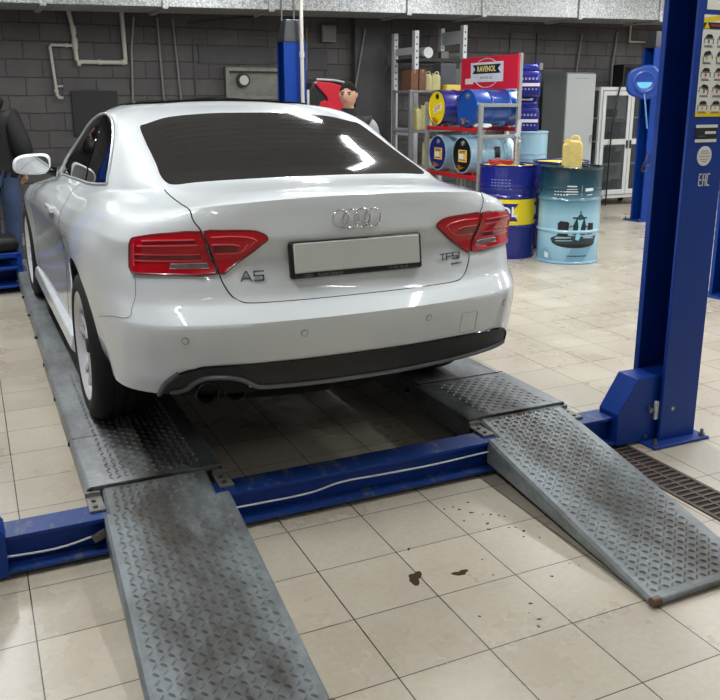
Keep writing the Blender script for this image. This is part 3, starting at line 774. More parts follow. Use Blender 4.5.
# carriages at the beam ends
def carriage(x0, x1, s, y0, y1):
    bm = BM()
    q = [(x0, .012), (x0, .165), (x0 + s * .10, .325), (x1, .325), (x1, .012)]
    add_prism(bm, q, y0, y1, 'y'); return obj('carriage', L(bm), M['blue'], lift, bevel=.004, smooth=30)
for (y0, y1) in ((.085, .215), (5.09, 5.23)):
    c = carriage(1.632, 1.99, 1, y0, y1)
    if y0 < 1:
        bm = BM(); add_b(bm, 1.838, 1.856, .066, .082, .115, .205); obj('limit_switch', L(bm), mat('switch_white', (222, 224, 222), .4), c, bevel=.003)
        bm = BM(); add_cyl(bm, (1.815, .085, .165), (1.815, .07, .165), .012, 14); obj('bolt', L(bm), M['steel'], c)
        bm = BM(); add_cyl(bm, (1.80, .085, .035), (1.80, .075, .035), .008, 10); obj('bolt', L(bm), M['steel'], c)
    c = carriage(-.955, -1.31, -1, y0, y1)
# posts
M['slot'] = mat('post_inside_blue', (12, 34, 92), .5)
M['dark_cap'] = mat('post_cap_dark', (40, 42, 46), .5)
def post_mesh(z1):
    """channel with its mouth towards -x; origin at the middle of its foot"""
    bm = BM()
    t = .012; w = .108; d = .102; lip = .03
    prof = [(-w, -d), (w, -d), (w, d), (-w, d), (-w, d - lip), (-w + t, d - lip), (-w + t, d - t), (w - t, d - t), (w - t, -d + t), (-w + t, -d + t), (-w + t, -d + lip * .6), (-w, -d + lip * .6)]
    add_prism(bm, prof, .012, z1, 'z')
    return bm
def lift_post(name, loc, rz, z1=1.96, parent=None, label=None):
    if parent is None: root = thing(name, label, 'post', loc, rz)
    else:
        root = bpy.data.objects.new(name, None); link(root); root.parent = parent; root.location = loc; root.rotation_euler = (0, 0, rz)
    bmc = post_mesh(z1)
    col = obj('upright', bmc, M['blue'], root, bevel=.008, seg=3, smooth=30)
    bm = BM(); add_b(bm, -.185, .152, -.158, .158, 0, .014); base = obj('base_plate', bm, M['blue_worn'], root, bevel=.003)
    for x in (-.16, .13):
        for y in (-.13, .13):
            bm = BM(); add_lathe(bm, [(0, .014), (.014, .014), (.014, .026), (.008, .0262), (.008, .045), (0, .045)], 8, Matrix.Translation((x, y, 0)), cap=False); obj('anchor_bolt', bm, M['steel'], base)
    bm = BM(); vs = []
    for (q, z) in ((.108, z1), (.104, z1 + .03), (.072, z1 + .20), (.06, z1 + .205)):
        vs.append([bm.verts.new((sx * q, sy * q, z)) for sx, sy in ((-1, -1), (1, -1), (1, 1), (-1, 1))])
    for i in range(3):
        for k in range(4): bm.faces.new((vs[i][k], vs[i][(k + 1) % 4], vs[i + 1][(k + 1) % 4], vs[i + 1][k]))
    bm.faces.new(vs[0][::-1]); bm.faces.new(vs[-1])
    obj('top_cap', bm, M['dark_cap'], root, bevel=.006)
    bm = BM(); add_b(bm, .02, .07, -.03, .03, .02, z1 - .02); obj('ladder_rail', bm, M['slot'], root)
    return root
PX, PY = 1.964, .150
p1 = lift_post('post', (PX - LX, PY, 0), 0, 2.35, lift)
lift_post('post', (PX - LX, 5.16, 0), 0, 2.09, lift)
lift_post('post', (-1.27 - LX, PY, 0), PI, 2.35, lift)
lift_post('post', (-1.27 - LX, 5.16, 0), PI, 2.09, lift)
# stickers on the near post's front face (local: x across, z up, facing -y)
fy = -.103
M['paper'] = mat('sticker_white', (228, 228, 218), .45); M['yellow'] = mat('sticker_yellow', (236, 206, 30), .45); M['ink'] = mat('ink_dark', (26, 28, 34), .5); M['ink_red'] = mat('ink_red', (170, 44, 44), .5); M['ink_grey'] = mat('ink_grey', (92, 96, 104), .5)
def plate(name, x0, x1, z0, z1, m, y=fy, th=.0012, parent=p1, rad=0):
    bm = BM(); add_b(bm, x0, x1, y - th, y, z0, z1); return obj(name, bm, m, parent)
sg = plate('safety_sticker', -.062, .10, 1.485, 1.895, M['paper'])
plate('sticker_border', -.062, .10, 1.485, 1.507, M['yellow'], fy - .0012, .0006, sg)
plate('warning_band', -.062, .10, 1.838, 1.865, M['ink'], fy - .0012, .0006, sg)
bm = BM(); add_prism(bm, [(-.062, 1.862), (.10, 1.885), (.10, 1.895), (.02, 1.895), (-.062, 1.88)], fy - .0019, fy - .0012, 'y'); obj('sticker_border', bm, M['yellow'], sg)
bm = BM(); add_prism(bm, [(-.058, 1.84), (-.028, 1.84), (-.043, 1.868)], fy - .0024, fy - .0012, 'y'); obj('warning_triangle', bm, M['yellow'], sg)
bm = BM(); add_b(bm, -.02, .09, fy - .0024, fy - .0012, 1.850, 1.857); obj('warning_text', bm, M['ink_red'], sg)
for j in range(5):
    for i in range(2):
        x = -.025 + i * .075; z = 1.80 - j * .067
        bm = BM()
        for (a, b_, c, d) in ((-.028, .028, -.001, .001), (-.027, -.024, -.02, 0), (.024, .027, -.02, 0)): add_b(bm, x + a, x + b_, fy - .0022, fy - .0012, z + c, z + d)
        add_prism(bm, [(x - .022, z + .003), (x + .022, z + .003), (x + .021, z + .011), (x + .012, z + .018), (x - .010, z + .018), (x - .018, z + .010)], fy - .0022, fy - .0012, 'y')
        if j % 2: bmesh.ops.rotate(bm, verts=bm.verts, cent=(x, fy, z), matrix=Matrix.Rotation(R(14 if j == 3 else -14), 3, 'Y'))
        obj('pictogram', bm, M['ink'], sg)
        bm = BM(); add_b(bm, x - .004, x + .004, fy - .0022, fy - .0012, z - .016, z - .004); obj('pictogram_mark', bm, M['yellow'] if (j in (1, 4)) else M['ink_red'], sg)
        bm = BM(); add_b(bm, x - .024, x + .024, fy - .0022, fy - .0012, z - .033, z - .030); add_b(bm, x - .024, x + .018, fy - .0022, fy - .0012, z - .028, z - .0255); obj('pictogram_text', bm, M['ink_grey'], sg)
tp = plate('number_sticker', -.052, .10, 1.915, 2.06, M['paper'])
add_text('number_lettering', '05', .036, M['ink'], tp, (.035, fy - .0012, 1.935), (PI / 2, 0, 0), .0004, shear=.2)
dp = plate('data_plate', -.05, .075, 1.378, 1.452, M['ink'])
for (z0, z1) in ((1.378, 1.391), (1.439, 1.452)): plate('plate_edge', -.05, .075, z0, z1, M['paper'], fy - .0012, .0006, dp)
plate('plate_text', .005, .068, 1.413, 1.424, M['paper'], fy - .0012, .0006, dp)
plate('plate_text', -.034, .01, 1.402, 1.406, M['ink_grey'], fy - .0012, .0006, dp)
bm = BM(); add_cyl(bm, (.015, fy, 1.32), (.015, fy - .0012, 1.32), .042, 32); rs = obj('round_sticker', bm, M['paper'], p1)
bm = BM()
for z, w in ((1.340, .02), (1.331, .026), (1.317, .033), (1.305, .024), (1.296, .016)): add_b(bm, .015 - w, .015 + w, fy - .0018, fy - .0012, z, z + .002)
obj('sticker_text', bm, M['ink_grey'], rs)
for o_ in [c for c in p1.children if 'plate' in c.name or 'sticker' in c.name]:
    if 'base' not in o_.name: o_.location.x = -.018
# EAC conformity mark
bm = BM(); z0, z1, w = 1.190, 1.245, .020
def bar(x0, x1, a, b_): add_b(bm, x0, x1, fy - .0012, fy, a, b_)
x = -.024
bar(x, x + .005, z0, z1); [bar(x, x + w * .9, z, z + .006) for z in (z0, (z0 + z1) / 2 - .003, z1 - .006)]
x += .024; bar(x, x + .005, z0, z1); bar(x + w - .005, x + w, z0, z1); bar(x, x + w, z1 - .006, z1); bar(x, x + w, z0 + .024, z0 + .030)
x += .024; bar(x, x + .005, z0, z1); [bar(x, x + w * .9, z, z + .006) for z in (z0, z1 - .006)]
obj('conformity_mark', bm, M['paper'], p1)
bm = BM(); add_cyl(bm, (-.042, fy, .165), (-.042, fy - .0012, .165), .012, 20); gs = obj('green_sticker', bm, mat('sticker_green', (70, 170, 92), .4), p1)
bm = BM(); add_b(bm, -.046, -.038, fy - .0018, fy - .0012, .160, .170); obj('sticker_text', bm, M['paper'], gs)
# ------------------------------------------------------------------ the room
def nodes_of(m): return m.node_tree, m.node_tree.nodes['Principled BSDF']
def N(nt, t, **kw):
    n = nt.nodes.new(t)
    for k, v in kw.items():
        if k.startswith('_'): setattr(n, k[1:], v)
        else: n.inputs[k.replace('__', ' ')].default_value = v
    return n
# 30 cm floor tiles with thin dark joints, grime and a damp sheen
m = mat('floor_tiles', (196, 188, 172), .3); nt, b = nodes_of(m)
geo = N(nt, 'ShaderNodeNewGeometry')
sep = N(nt, 'ShaderNodeSeparateXYZ'); nt.links.new(geo.outputs['Position'], sep.inputs[0])
def mth(op, a, b_=None, c=None):
    n = nt.nodes.new('ShaderNodeMath'); n.operation = op
    for i, q in enumerate((a, b_, c)):
        if q is None: continue
        if isinstance(q, (int, float)): n.inputs[i].default_value = q
        else: nt.links.new(q, n.inputs[i])
    return n.outputs[0]
def joint(axis, half):
    s = mth('DIVIDE', sep.outputs[axis], .3); f = mth('FRACT', mth('ADD', s, .5)); d = mth('ABSOLUTE', mth('SUBTRACT', f, .5))
    return mth('LESS_THAN', d, half)
j = mth('MAXIMUM', joint(0, .0068), joint(1, .0058))
cx = mth('FLOOR', mth('DIVIDE', sep.outputs[0], .3)); cy = mth('FLOOR', mth('DIVIDE', sep.outputs[1], .3))
cmb = N(nt, 'ShaderNodeCombineXYZ'); nt.links.new(cx, cmb.inputs[0]); nt.links.new(cy, cmb.inputs[1])
wn = N(nt, 'ShaderNodeTexWhiteNoise'); nt.links.new(cmb.outputs[0], wn.inputs['Vector'])
tone = mth('ADD', mth('MULTIPLY', wn.outputs['Value'], .12), .92)
n1 = N(nt, 'ShaderNodeTexNoise', Scale=1.8, Detail=6., Roughness=.6); nt.links.new(geo.outputs['Position'], n1.inputs['Vector'])
n2 = N(nt, 'ShaderNodeTexNoise', Scale=45., Detail=4., Roughness=.7); nt.links.new(geo.outputs['Position'], n2.inputs['Vector'])
r1 = N(nt, 'ShaderNodeValToRGB'); r1.color_ramp.elements[0].position = .22; r1.color_ramp.elements[1].position = .78
r1.color_ramp.elements[0].color = srgb(180, 169, 149); r1.color_ramp.elements[1].color = srgb(202, 195, 179)
nt.links.new(n1.outputs['Fac'], r1.inputs['Fac'])
r2 = N(nt, 'ShaderNodeValToRGB'); r2.color_ramp.elements[0].position = .25; r2.color_ramp.elements[1].position = .7; r2.color_ramp.elements[0].color = (.84, .82, .79, 1)
nt.links.new(n2.outputs['Fac'], r2.inputs['Fac'])
mx = N(nt, 'ShaderNodeMix', _data_type='RGBA', _blend_type='MULTIPLY', Factor=.8); nt.links.new(r1.outputs['Color'], mx.inputs['A']); nt.links.new(r2.outputs['Color'], mx.inputs['B'])
mt = N(nt, 'ShaderNodeMix', _data_type='RGBA', _blend_type='MULTIPLY', Factor=1.); nt.links.new(mx.outputs['Result'], mt.inputs['A'])
ct = N(nt, 'ShaderNodeCombineColor'); [nt.links.new(tone, ct.inputs[i]) for i in range(3)]
nt.links.new(ct.outputs[0], mt.inputs['B'])
mj = N(nt, 'ShaderNodeMix', _data_type='RGBA'); mj.inputs['B'].default_value = srgb(50, 44, 36); nt.links.new(mt.outputs['Result'], mj.inputs['A']); nt.links.new(j, mj.inputs['Factor'])
nt.links.new(mj.outputs['Result'], b.inputs['Base Color'])
rr = N(nt, 'ShaderNodeMapRange'); rr.inputs['To Min'].default_value = .16; rr.inputs['To Max'].default_value = .42; nt.links.new(n1.outputs['Fac'], rr.inputs['Value']); nt.links.new(rr.outputs[0], b.inputs['Roughness'])
bp = N(nt, 'ShaderNodeBump', Strength=.5, Distance=.003); bp.invert = True; nt.links.new(j, bp.inputs['Height']); nt.links.new(bp.outputs['Normal'], b.inputs['Normal'])
M['floor'] = m
# painted block wall
def brick_mat(name, c1, c2, cm, axes=(0, 2), bump=.9):
    m = mat(name, c1, .62); nt, b = nodes_of(m)
    geo = N(nt, 'ShaderNodeNewGeometry'); sp = N(nt, 'ShaderNodeSeparateXYZ'); nt.links.new(geo.outputs['Position'], sp.inputs[0])
    cb_ = N(nt, 'ShaderNodeCombineXYZ'); nt.links.new(sp.outputs[axes[0]], cb_.inputs[0]); nt.links.new(sp.outputs[axes[1]], cb_.inputs[1])
    nz = N(nt, 'ShaderNodeTexNoise', Scale=7., Detail=3.); nt.links.new(cb_.outputs[0], nz.inputs['Vector'])
    ad = N(nt, 'ShaderNodeVectorMath', _operation='MULTIPLY_ADD'); ad.inputs[1].default_value = (.025, .025, 0); nt.links.new(nz.outputs['Color'], ad.inputs[0]); nt.links.new(cb_.outputs[0], ad.inputs[2])
    br = N(nt, 'ShaderNodeTexBrick', Scale=1., Mortar__Size=.006, Mortar__Smooth=.35, Bias=0., Brick__Width=.40, Row__Height=.205)
    br.offset = .5
    br.inputs['Color1'].default_value = srgb(*c1); br.inputs['Color2'].default_value = srgb(*c2); br.inputs['Mortar'].default_value = srgb(*cm)
    nt.links.new(ad.outputs[0], br.inputs['Vector'])
    n3 = N(nt, 'ShaderNodeTexNoise', Scale=2.2, Detail=9., Roughness=.7); nt.links.new(geo.outputs['Position'], n3.inputs['Vector'])
    rp = N(nt, 'ShaderNodeValToRGB'); rp.color_ramp.elements[0].position = .3; rp.color_ramp.elements[1].position = .7; rp.color_ramp.elements[0].color = (.72, .72, .72, 1); rp.color_ramp.elements[1].color = (1.15, 1.12, 1.1, 1)
    nt.links.new(n3.outputs['Fac'], rp.inputs['Fac'])
    mx = N(nt, 'ShaderNodeMix', _data_type='RGBA', _blend_type='MULTIPLY', Factor=1.); nt.links.new(br.outputs['Color'], mx.inputs['A']); nt.links.new(rp.outputs['Color'], mx.inputs['B'])
    nt.links.new(mx.outputs['Result'], b.inputs['Base Color'])
    n4 = N(nt, 'ShaderNodeTexNoise', Scale=26., Detail=5.); nt.links.new(geo.outputs['Position'], n4.inputs['Vector'])
    sm = N(nt, 'ShaderNodeMath', _operation='MULTIPLY_ADD'); sm.inputs[1].default_value = -1.; nt.links.new(br.outputs['Fac'], sm.inputs[0])
    ml = N(nt, 'ShaderNodeMath', _operation='MULTIPLY'); ml.inputs[1].default_value = .35; nt.links.new(n4.outputs['Fac'], ml.inputs[0]); nt.links.new(ml.outputs[0], sm.inputs[2])
    bp = N(nt, 'ShaderNodeBump', Strength=bump, Distance=.02); nt.links.new(sm.outputs[0], bp.inputs['Height']); nt.links.new(bp.outputs['Normal'], b.inputs['Normal'])
    return m
M['brick'] = brick_mat('painted_block_wall', (94, 90, 90), (82, 79, 80), (56, 53, 54))
M['brick_side'] = brick_mat('painted_block_wall_side', (196, 196, 194), (188, 188, 187), (150, 150, 148), (1, 2))
M['plaster'] = mat('painted_render', (74, 73, 75), .65, noise=.18, nscale=5, bump=.3, bscale=30)
M['ceiling'] = mat('ceiling_white', (168, 168, 168), .7, noise=.08, nscale=2)
XA, XB, YA, YB, ZC = -5.5, 13.5, -6.5, 8.25, 3.9
def struct(name, bm, m, **kw):
    o = obj(name, bm, m, **kw); o['kind'] = 'structure'; return o
bm = BM(); add_b(bm, XA, XB, YA, YB, -.1, 0); struct('floor', bm, M['floor'])
bm = BM(); add_b(bm, XA, XB, YB, YB + .15, -.1, ZC)
wall = struct('wall_back', bm, M['brick'])
# an opening for the wall niche
bm = BM(); add_b(bm, XA - .15, XA, YA, YB, -.1, ZC); struct('wall_left', bm, M['brick_side'])
bm = BM(); add_b(bm, XB, XB + .15, YA, YB, -.1, ZC); struct('wall_right', bm, M['brick_side'])
bm = BM(); add_b(bm, XA, XB, YA - .15, YA, -.1, ZC); struct('wall_front', bm, brick_mat('painted_block_wall_front', (214, 214, 212), (206, 206, 204), (170, 170, 168)))
bm = BM(); add_b(bm, XA, XB, YA, YB, ZC, ZC + .1); struct('ceiling', bm, M['ceiling'])
bm = BM(); add_b(bm, 3.98, 4.48, 8.12, 8.25, 0, ZC); struct('pilaster_back', bm, M['plaster'], bevel=.006)
# recessed panels and the wall niche (shallow frames standing on the wall)
def frame_on_wall(name, x0, x1, z0, z1, w, d, m):
    bm = BM()
    add_b(bm, x0, x1, YB - d, YB, z1 - w, z1); add_b(bm, x0, x1, YB - d, YB, z0, z0 + w); add_b(bm, x0, x0 + w, YB - d, YB, z0 + w, z1 - w); add_b(bm, x1 - w, x1, YB - d, YB, z0 + w, z1 - w)
    return struct(name, bm, m)
frame_on_wall('trim_1', 1.80, 3.93, .4, 2.36, .014, .016, mat('conduit_brown', (92, 82, 74), .5))
bm = BM(); add_b(bm, 1.86, 2.85, YB - .02, YB, 2.02, 2.24); struct('trim_2', bm, M['plaster'])
bm = BM(); add_b(bm, 3.30, 3.62, YB - .02, YB, 1.96, 2.22); struct('trim_3', bm, M['plaster'])
frame_on_wall('trim_4', 6.55, 7.05, 1.9, 2.55, .016, .018, M['plaster'])
# ventilation niche: steel box with an extractor behind the lift post
niche = thing('extractor_niche', 'steel framed wall niche with a round extractor, left of the far blue post', 'vent', (2.62, YB, 1.80))
M['zinc'] = mat('dull_zinc', (128, 128, 120), .45, metal=.5, noise=.25, nscale=8)
bm = BM(); add_b(bm, -.45, .45, -.12, -.02, .13, .18); add_b(bm, -.45, .45, -.12, -.02, -.22, -.17); add_b(bm, -.45, -.40, -.12, -.02, -.17, .13); add_b(bm, .40, .45, -.12, -.02, -.17, .13); obj('frame', bm, M['zinc'], niche, bevel=.004)
bm = BM(); add_b(bm, -.45, .45, -.02, -.004, -.22, .18); obj('back_panel', bm, M['zinc'], niche)
bm = BM(); add_cyl(bm, (-.2, -.02, 0.02), (-.2, -.09, .02), .085, 28); obj('duct_collar', bm, M['dark_cap'], niche, smooth=40)
bm = BM(); add_cyl(bm, (-.2, -.09, .02), (-.2, -.10, .02), .06, 24); obj('disc_valve', bm, mat('valve_white', (206, 206, 198), .4), niche, smooth=40)
tag(obj('wall_board', (lambda b_: (add_b(b_, .28, .82, YB - .04, YB, 1.15, 1.685), b_)[1])(BM()), mat('panel_black', (30, 31, 33), .5), bevel=.004), 'flat black board on the dark wall behind the car roof', 'board')  # plain flat board on the wall, no switches
vb = thing('junction_box', 'small grey junction box under the duct, right of the far post', 'box', (3.62, YB, 2.42))
bm = BM(); add_b(bm, -.10, .10, -.09, 0, -.10, .12); obj('housing', bm, M['zinc'], vb, bevel=.006)
bm = BM(); add_b(bm, -.085, .085, -.096, -.09, -.08, .10); obj('cover', bm, mat('box_cover', (112, 112, 110), .5), vb, bevel=.004)
# plumbing
M['pvc'] = mat('pvc_white', (196, 192, 182), .35)
pl = thing('water_pipe', 'white plastic water pipes with elbows on the left of the brick wall', 'pipe', (.5, YB - .05, 2.0))
def pipe_part(name, pts, r, seg=10, fit=()):
    bm = BM(); add_tube(bm, [Vector(p) - Vector((.5, 0, 2.0)) for p in pts], r, seg)
    for (p, q, rr) in fit: add_tube(bm, [Vector(p) - Vector((.5, 0, 2.0)), Vector(q) - Vector((.5, 0, 2.0))], rr, seg)
    return obj(name, bm, M['pvc'], pl, smooth=50)
yb = 0
pipe_part('wide_pipe', [(.33, yb, 2.8), (.33, yb, 2.56), (.36, yb, 2.40), (.375, yb, 2.04), (.40, yb, 2.015), (.92, yb, 2.015), (.945, yb, 2.04), (.93, yb, 2.8)], .026, 12,
          [((.36, yb, 2.42), (.365, yb, 2.33), .034), ((.368, yb, 2.28), (.37, yb, 2.16), .036), ((.376, yb, 2.0), (.42, yb, 2.0), .036), ((.62, yb, 2.015), (.65, yb, 2.015), .034), ((.90, yb, 2.015), (.955, yb, 2.03), .036)])
pipe_part('narrow_pipe', [(.365, yb, 2.20), (.10, yb, 2.20), (.085, yb, 2.18), (.11, yb, 1.78), (.12, yb, 1.62)], .018, 10, [((.26, yb, 2.2), (.29, yb, 2.2), .026), ((.11, yb, 1.70), (.115, yb, 1.66), .027)])
bm = BM(); add_tube(bm, [Vector((.11 - .5, 0, -.27)), Vector((.19 - .5, -.02, -.265))], .012, 8); add_tube(bm, [(.12 - .5, 0, -.36), (.14 - .5, -.03, -.40), (.18 - .5, -.04, -.40)], .02, 10); obj('tap', bm, M['pvc'], pl, smooth=50)
# conduits and cables down the wall: each one a thing
M['conduit'] = mat('conduit_grey', (128, 124, 120), .5)
def conduit(pts, r, label, nm='conduit', m=None, cat='conduit'):
    bm = BM(); o_ = Vector(pts[0]); add_tube(bm, [Vector(p) - o_ for p in pts], r, 8)
    return tag(obj(nm, bm, m or M['conduit'], loc=o_, smooth=60), label, cat)
conduit([(1.08, YB - .03, 2.55), (1.03, YB - .03, 2.2), (1.0, YB - .03, 1.5), (1.0, YB - .03, 0)], .012, 'thin bent grey conduit right of the white water pipes', m=mat('conduit_light', (150, 147, 143), .5))
conduit([(1.36, YB - .03, 2.55), (1.385, YB - .03, 1.6), (1.39, YB - .03, 0)], .016, 'straight grey conduit above the middle of the car roof, left of a pair')
conduit([(1.55, YB - .03, 2.55), (1.60, YB - .03, 1.6), (1.61, YB - .03, 0)], .014, 'straight grey conduit above the car roof, right of a pair')
conduit([(3.32, YB - .03, 2.5), (3.31, YB - .03, 1.95)], .013, 'short grey conduit hanging from the duct left of the junction box')
conduit([(4.12, 8.10, 2.5), (4.02, 8.09, 2.0), (3.93, 8.09, 1.55), (3.9, 8.09, 0)], .014, 'grey cable running slantwise down the pilaster behind the man', 'wall_cable', M['conduit'], 'cable')
conduit([(7.86, YB - .03, 2.55), (7.80, YB - .03, 2.0), (7.78, YB - .03, 0)], .013, 'grey conduit above the tall locker on the right-hand wall')
conduit([(8.55, YB - .03, 2.6), (8.50, YB - .03, 2.1), (8.48, YB - .03, 0)], .016, 'grey conduit above the white display cabinet, left of the white pipe')
conduit([(8.80, YB - .04, 2.75), (8.80, YB - .04, 2.46), (9.15, YB - .04, 2.46), (9.17, YB - .04, 1.7)], .02, 'white stepped pipe on the wall beside the blue hose reel', 'wall_pipe', M['pvc'], 'pipe')
tag(obj('wall_sensor', (lambda b_: (add_b(b_, -.03, .03, -.05, 0, -.05, .05), b_)[1])(BM()), M['pvc'], loc=(7.12, YB, 2.06), bevel=.006), 'tiny white box on the wall above the grey locker side', 'sensor')
# galvanised air duct
m = mat('galvanised_spangle', (196, 198, 198), .34, metal=.72); nt, b = nodes_of(m)
tc = N(nt, 'ShaderNodeTexCoord'); vo = N(nt, 'ShaderNodeTexVoronoi', Scale=65.); nz = N(nt, 'ShaderNodeTexNoise', Scale=16., Detail=6., Roughness=.75)
nt.links.new(tc.outputs['Object'], vo.inputs['Vector']); nt.links.new(tc.outputs['Object'], nz.inputs['Vector'])
mm = N(nt, 'ShaderNodeMix', _data_type='RGBA', Factor=.55); nt.links.new(vo.outputs['Color'], mm.inputs['A']); nt.links.new(nz.outputs['Color'], mm.inputs['B'])
bw = N(nt, 'ShaderNodeRGBToBW'); nt.links.new(mm.outputs['Result'], bw.inputs[0])
rp = N(nt, 'ShaderNodeValToRGB'); rp.color_ramp.elements[0].position = .28; rp.color_ramp.elements[1].position = .68; rp.color_ramp.elements[0].color = srgb(132, 136, 136); rp.color_ramp.elements[1].color = srgb(222, 224, 223)
nt.links.new(bw.outputs[0], rp.inputs['Fac']); nt.links.new(rp.outputs['Color'], b.inputs['Base Color'])
mr = N(nt, 'ShaderNodeMapRange'); mr.inputs['To Min'].default_value = .28; mr.inputs['To Max'].default_value = .6; nt.links.new(bw.outputs[0], mr.inputs['Value']); nt.links.new(mr.outputs[0], b.inputs['Roughness'])
M['duct'] = m
dk = thing('air_duct', 'long rectangular galvanised air duct under the ceiling', 'duct', (4, 7.1, 2.6), 0)
y0, y1 = 0, .72
def zb(x): return 2.535 + .016 * (x + .5) - 2.6
edges = [-2.6, -.05, 1.22, 2.45, 4.25, 5.35, 6.9, 8.35, 9.9, 11.6, 13.4]
for i in range(len(edges) - 1):
    a, c = edges[i] + .012, edges[i + 1] - .012
    bm = BM(); vs = []
    for x in (a, c): vs.append([bm.verts.new((x - 4, y, zb(x) + dz)) for (y, dz) in ((y0, 0), (y1, 0), (y1, .55), (y0, .55))])
    for k in range(4): bm.faces.new((vs[0][k], vs[0][(k + 1) % 4], vs[1][(k + 1) % 4], vs[1][k]))
    bm.faces.new(vs[0][::-1]); bm.faces.new(vs[1])
    obj('duct_section', bm, M['duct'], dk, bevel=.006)
for x in edges:
    bm = BM(); add_box(bm, x - 4, (y0 + y1) / 2, zb(x) + .275, .07, y1 - y0 + .05, .60, None); obj('flange', bm, M['duct'], dk, bevel=.01)
for x in (-.35, 4.66, 9.1):
    bm = BM(); add_box(bm, x - 4, -.004, zb(x) + .35, .55, .012, .36); obj('patch_sheet', bm, M['duct'], dk, bevel=.004)
# hanger rods and black hanger wires under the duct
for (x, y, l) in ((2.53, 7.05, 'left'), (2.68, 7.05, 'right')):
    bm = BM(); add_cyl(bm, (0, 0, 0), (0, 0, 1.46), .012, 8); tag(obj('threaded_rod', bm, M['zinc'], loc=(x, 6.98, 2.42), smooth=50), 'thin threaded rod in front of the duct above the far post, on its %s' % l, 'rod')
bm = BM(); add_tube(bm, [(0, 0, 0), (.38, -.02, .05), (.80, -.05, .095)], .014, 8); tag(obj('hanger_strap', bm, M['black_plastic'], loc=(1.58, 7.6, 2.45), smooth=50), 'black rod slanting under the duct above the roof', 'rod')
# compressed-air drop pipe in front of the far post
ap = thing('air_pipe', 'white vertical air pipe with a tap in front of the far blue post', 'pipe', (2.0, 4.97, 1.2))
bm = BM(); add_tube(bm, [(-.0, 0, 2.4), (.0, 0, .42), (.012, 0, -.2)], .018, 12); add_tube(bm, [(0, 0, .75), (0, 0, .80)], .024, 12); obj('tube', bm, M['pvc'], ap, smooth=50)
bm = BM(); add_tube(bm, [(0, 0, .30), (.05, -.0, .305), (.055, 0, .34), (.055, 0, .46)], .013, 8); add_tube(bm, [(.0, 0, .25), (.0, 0, .33)], .03, 12); add_tube(bm, [(.0, 0, .10), (.0, 0, .14)], .026, 12); obj('tap', bm, M['pvc'], ap, smooth=50)
# floor drain
dg = thing('drain_grate', 'long dark cast-iron floor drain with slots beside the right ramp', 'drain', (1.615, -.7, 0))
m_dr = mat('cast_iron', (92, 78, 68), .6, metal=.3, noise=.3, nscale=20)
ny0, ny1 = -.9, .83
bm = BM(); add_b(bm, -.095, -.078, ny0, ny1, 0, .006); add_b(bm, .078, .095, ny0, ny1, 0, .006); add_b(bm, -.006, .006, ny0, ny1, 0, .005)
y = ny0
while y < ny1:
    for (a, c) in ((-.078, -.006), (.006, .078)): add_b(bm, a, c, y, y + .013, 0, .005)
    y += .034
obj('grate', bm, m_dr, dg)
bm = BM(); add_b(bm, -.095, .095, ny0, ny1, .0004, .0012); obj('channel', bm, mat('drain_black', (10, 9, 8), .8), dg)
# damp oily marks on the tiles
M['stain'] = mat('damp_stain', (72, 64, 48), .18)
def stain(x, y, r, label, n=26, seed=1, group=None, ax=1., rot=0.):
    rnd = random.Random(seed); bm = BM(); ph = [rnd.uniform(0, 6.28) for _ in range(4)]; ring = []
    for k in range(n):
        t = 2 * PI * k / n; q = r * (1 + .28 * math.sin(2 * t + ph[0]) + .22 * math.sin(3 * t + ph[1]) + .12 * math.sin(5 * t + ph[2]))
        a, c = q * ax * math.cos(t), q * math.sin(t)
        ring.append((a * math.cos(rot) - c * math.sin(rot), a * math.sin(rot) + c * math.cos(rot)))
    top = [bm.verts.new((px, py, .0012)) for px, py in ring]; low_ = [bm.verts.new((px * 1.04, py * 1.04, .0001)) for px, py in ring]
    bm.faces.new(top); bm.faces.new(low_[::-1])
    for k in range(n): bm.faces.new((top[k], low_[k], low_[(k + 1) % n], top[(k + 1) % n]))
    return tag(obj('oil_stain', bm, M['stain'], loc=(x, y, 0)), label, 'stain', group)
stain(.282, -.474, .024, 'largest dark oil stain on the open tiles between the ramps', seed=3, ax=1.3, rot=.9)
stain(.437, -.512, .016, 'dark oil stain, second largest, right of the largest one', seed=8, ax=1.4)
G_ = 'small oil drips on the tiles'
rnd = random.Random(5)
drops = [(.672, -.118), (.70, -.16), (.735, -.19), (.76, -.205), (.785, -.225), (.80, -.24), (.64, -.205), (.62, -.09), (.66, -.09), (.735, -.08), (.71, -.26), (.69, -.30), (.79, -.33), (.80, -.365), (.765, -.32), (.81, -.62), (.83, -.645), (.775, -.40), (.825, -.43), (.55, -.47), (.52, -.84), (.495, -.87), (.51, -.80), (.545, -.76), (.35, -.30), (.36, -.75), (.53, -.57), (.705, -.66)]
for k, (x, y) in enumerate(drops):
    stain(x, y, rnd.uniform(.002, .0048), 'small dark oil drip on the pale floor tiles between the two ramps', 14, 20 + k, G_, rnd.uniform(1, 1.7), rnd.uniform(0, 3))
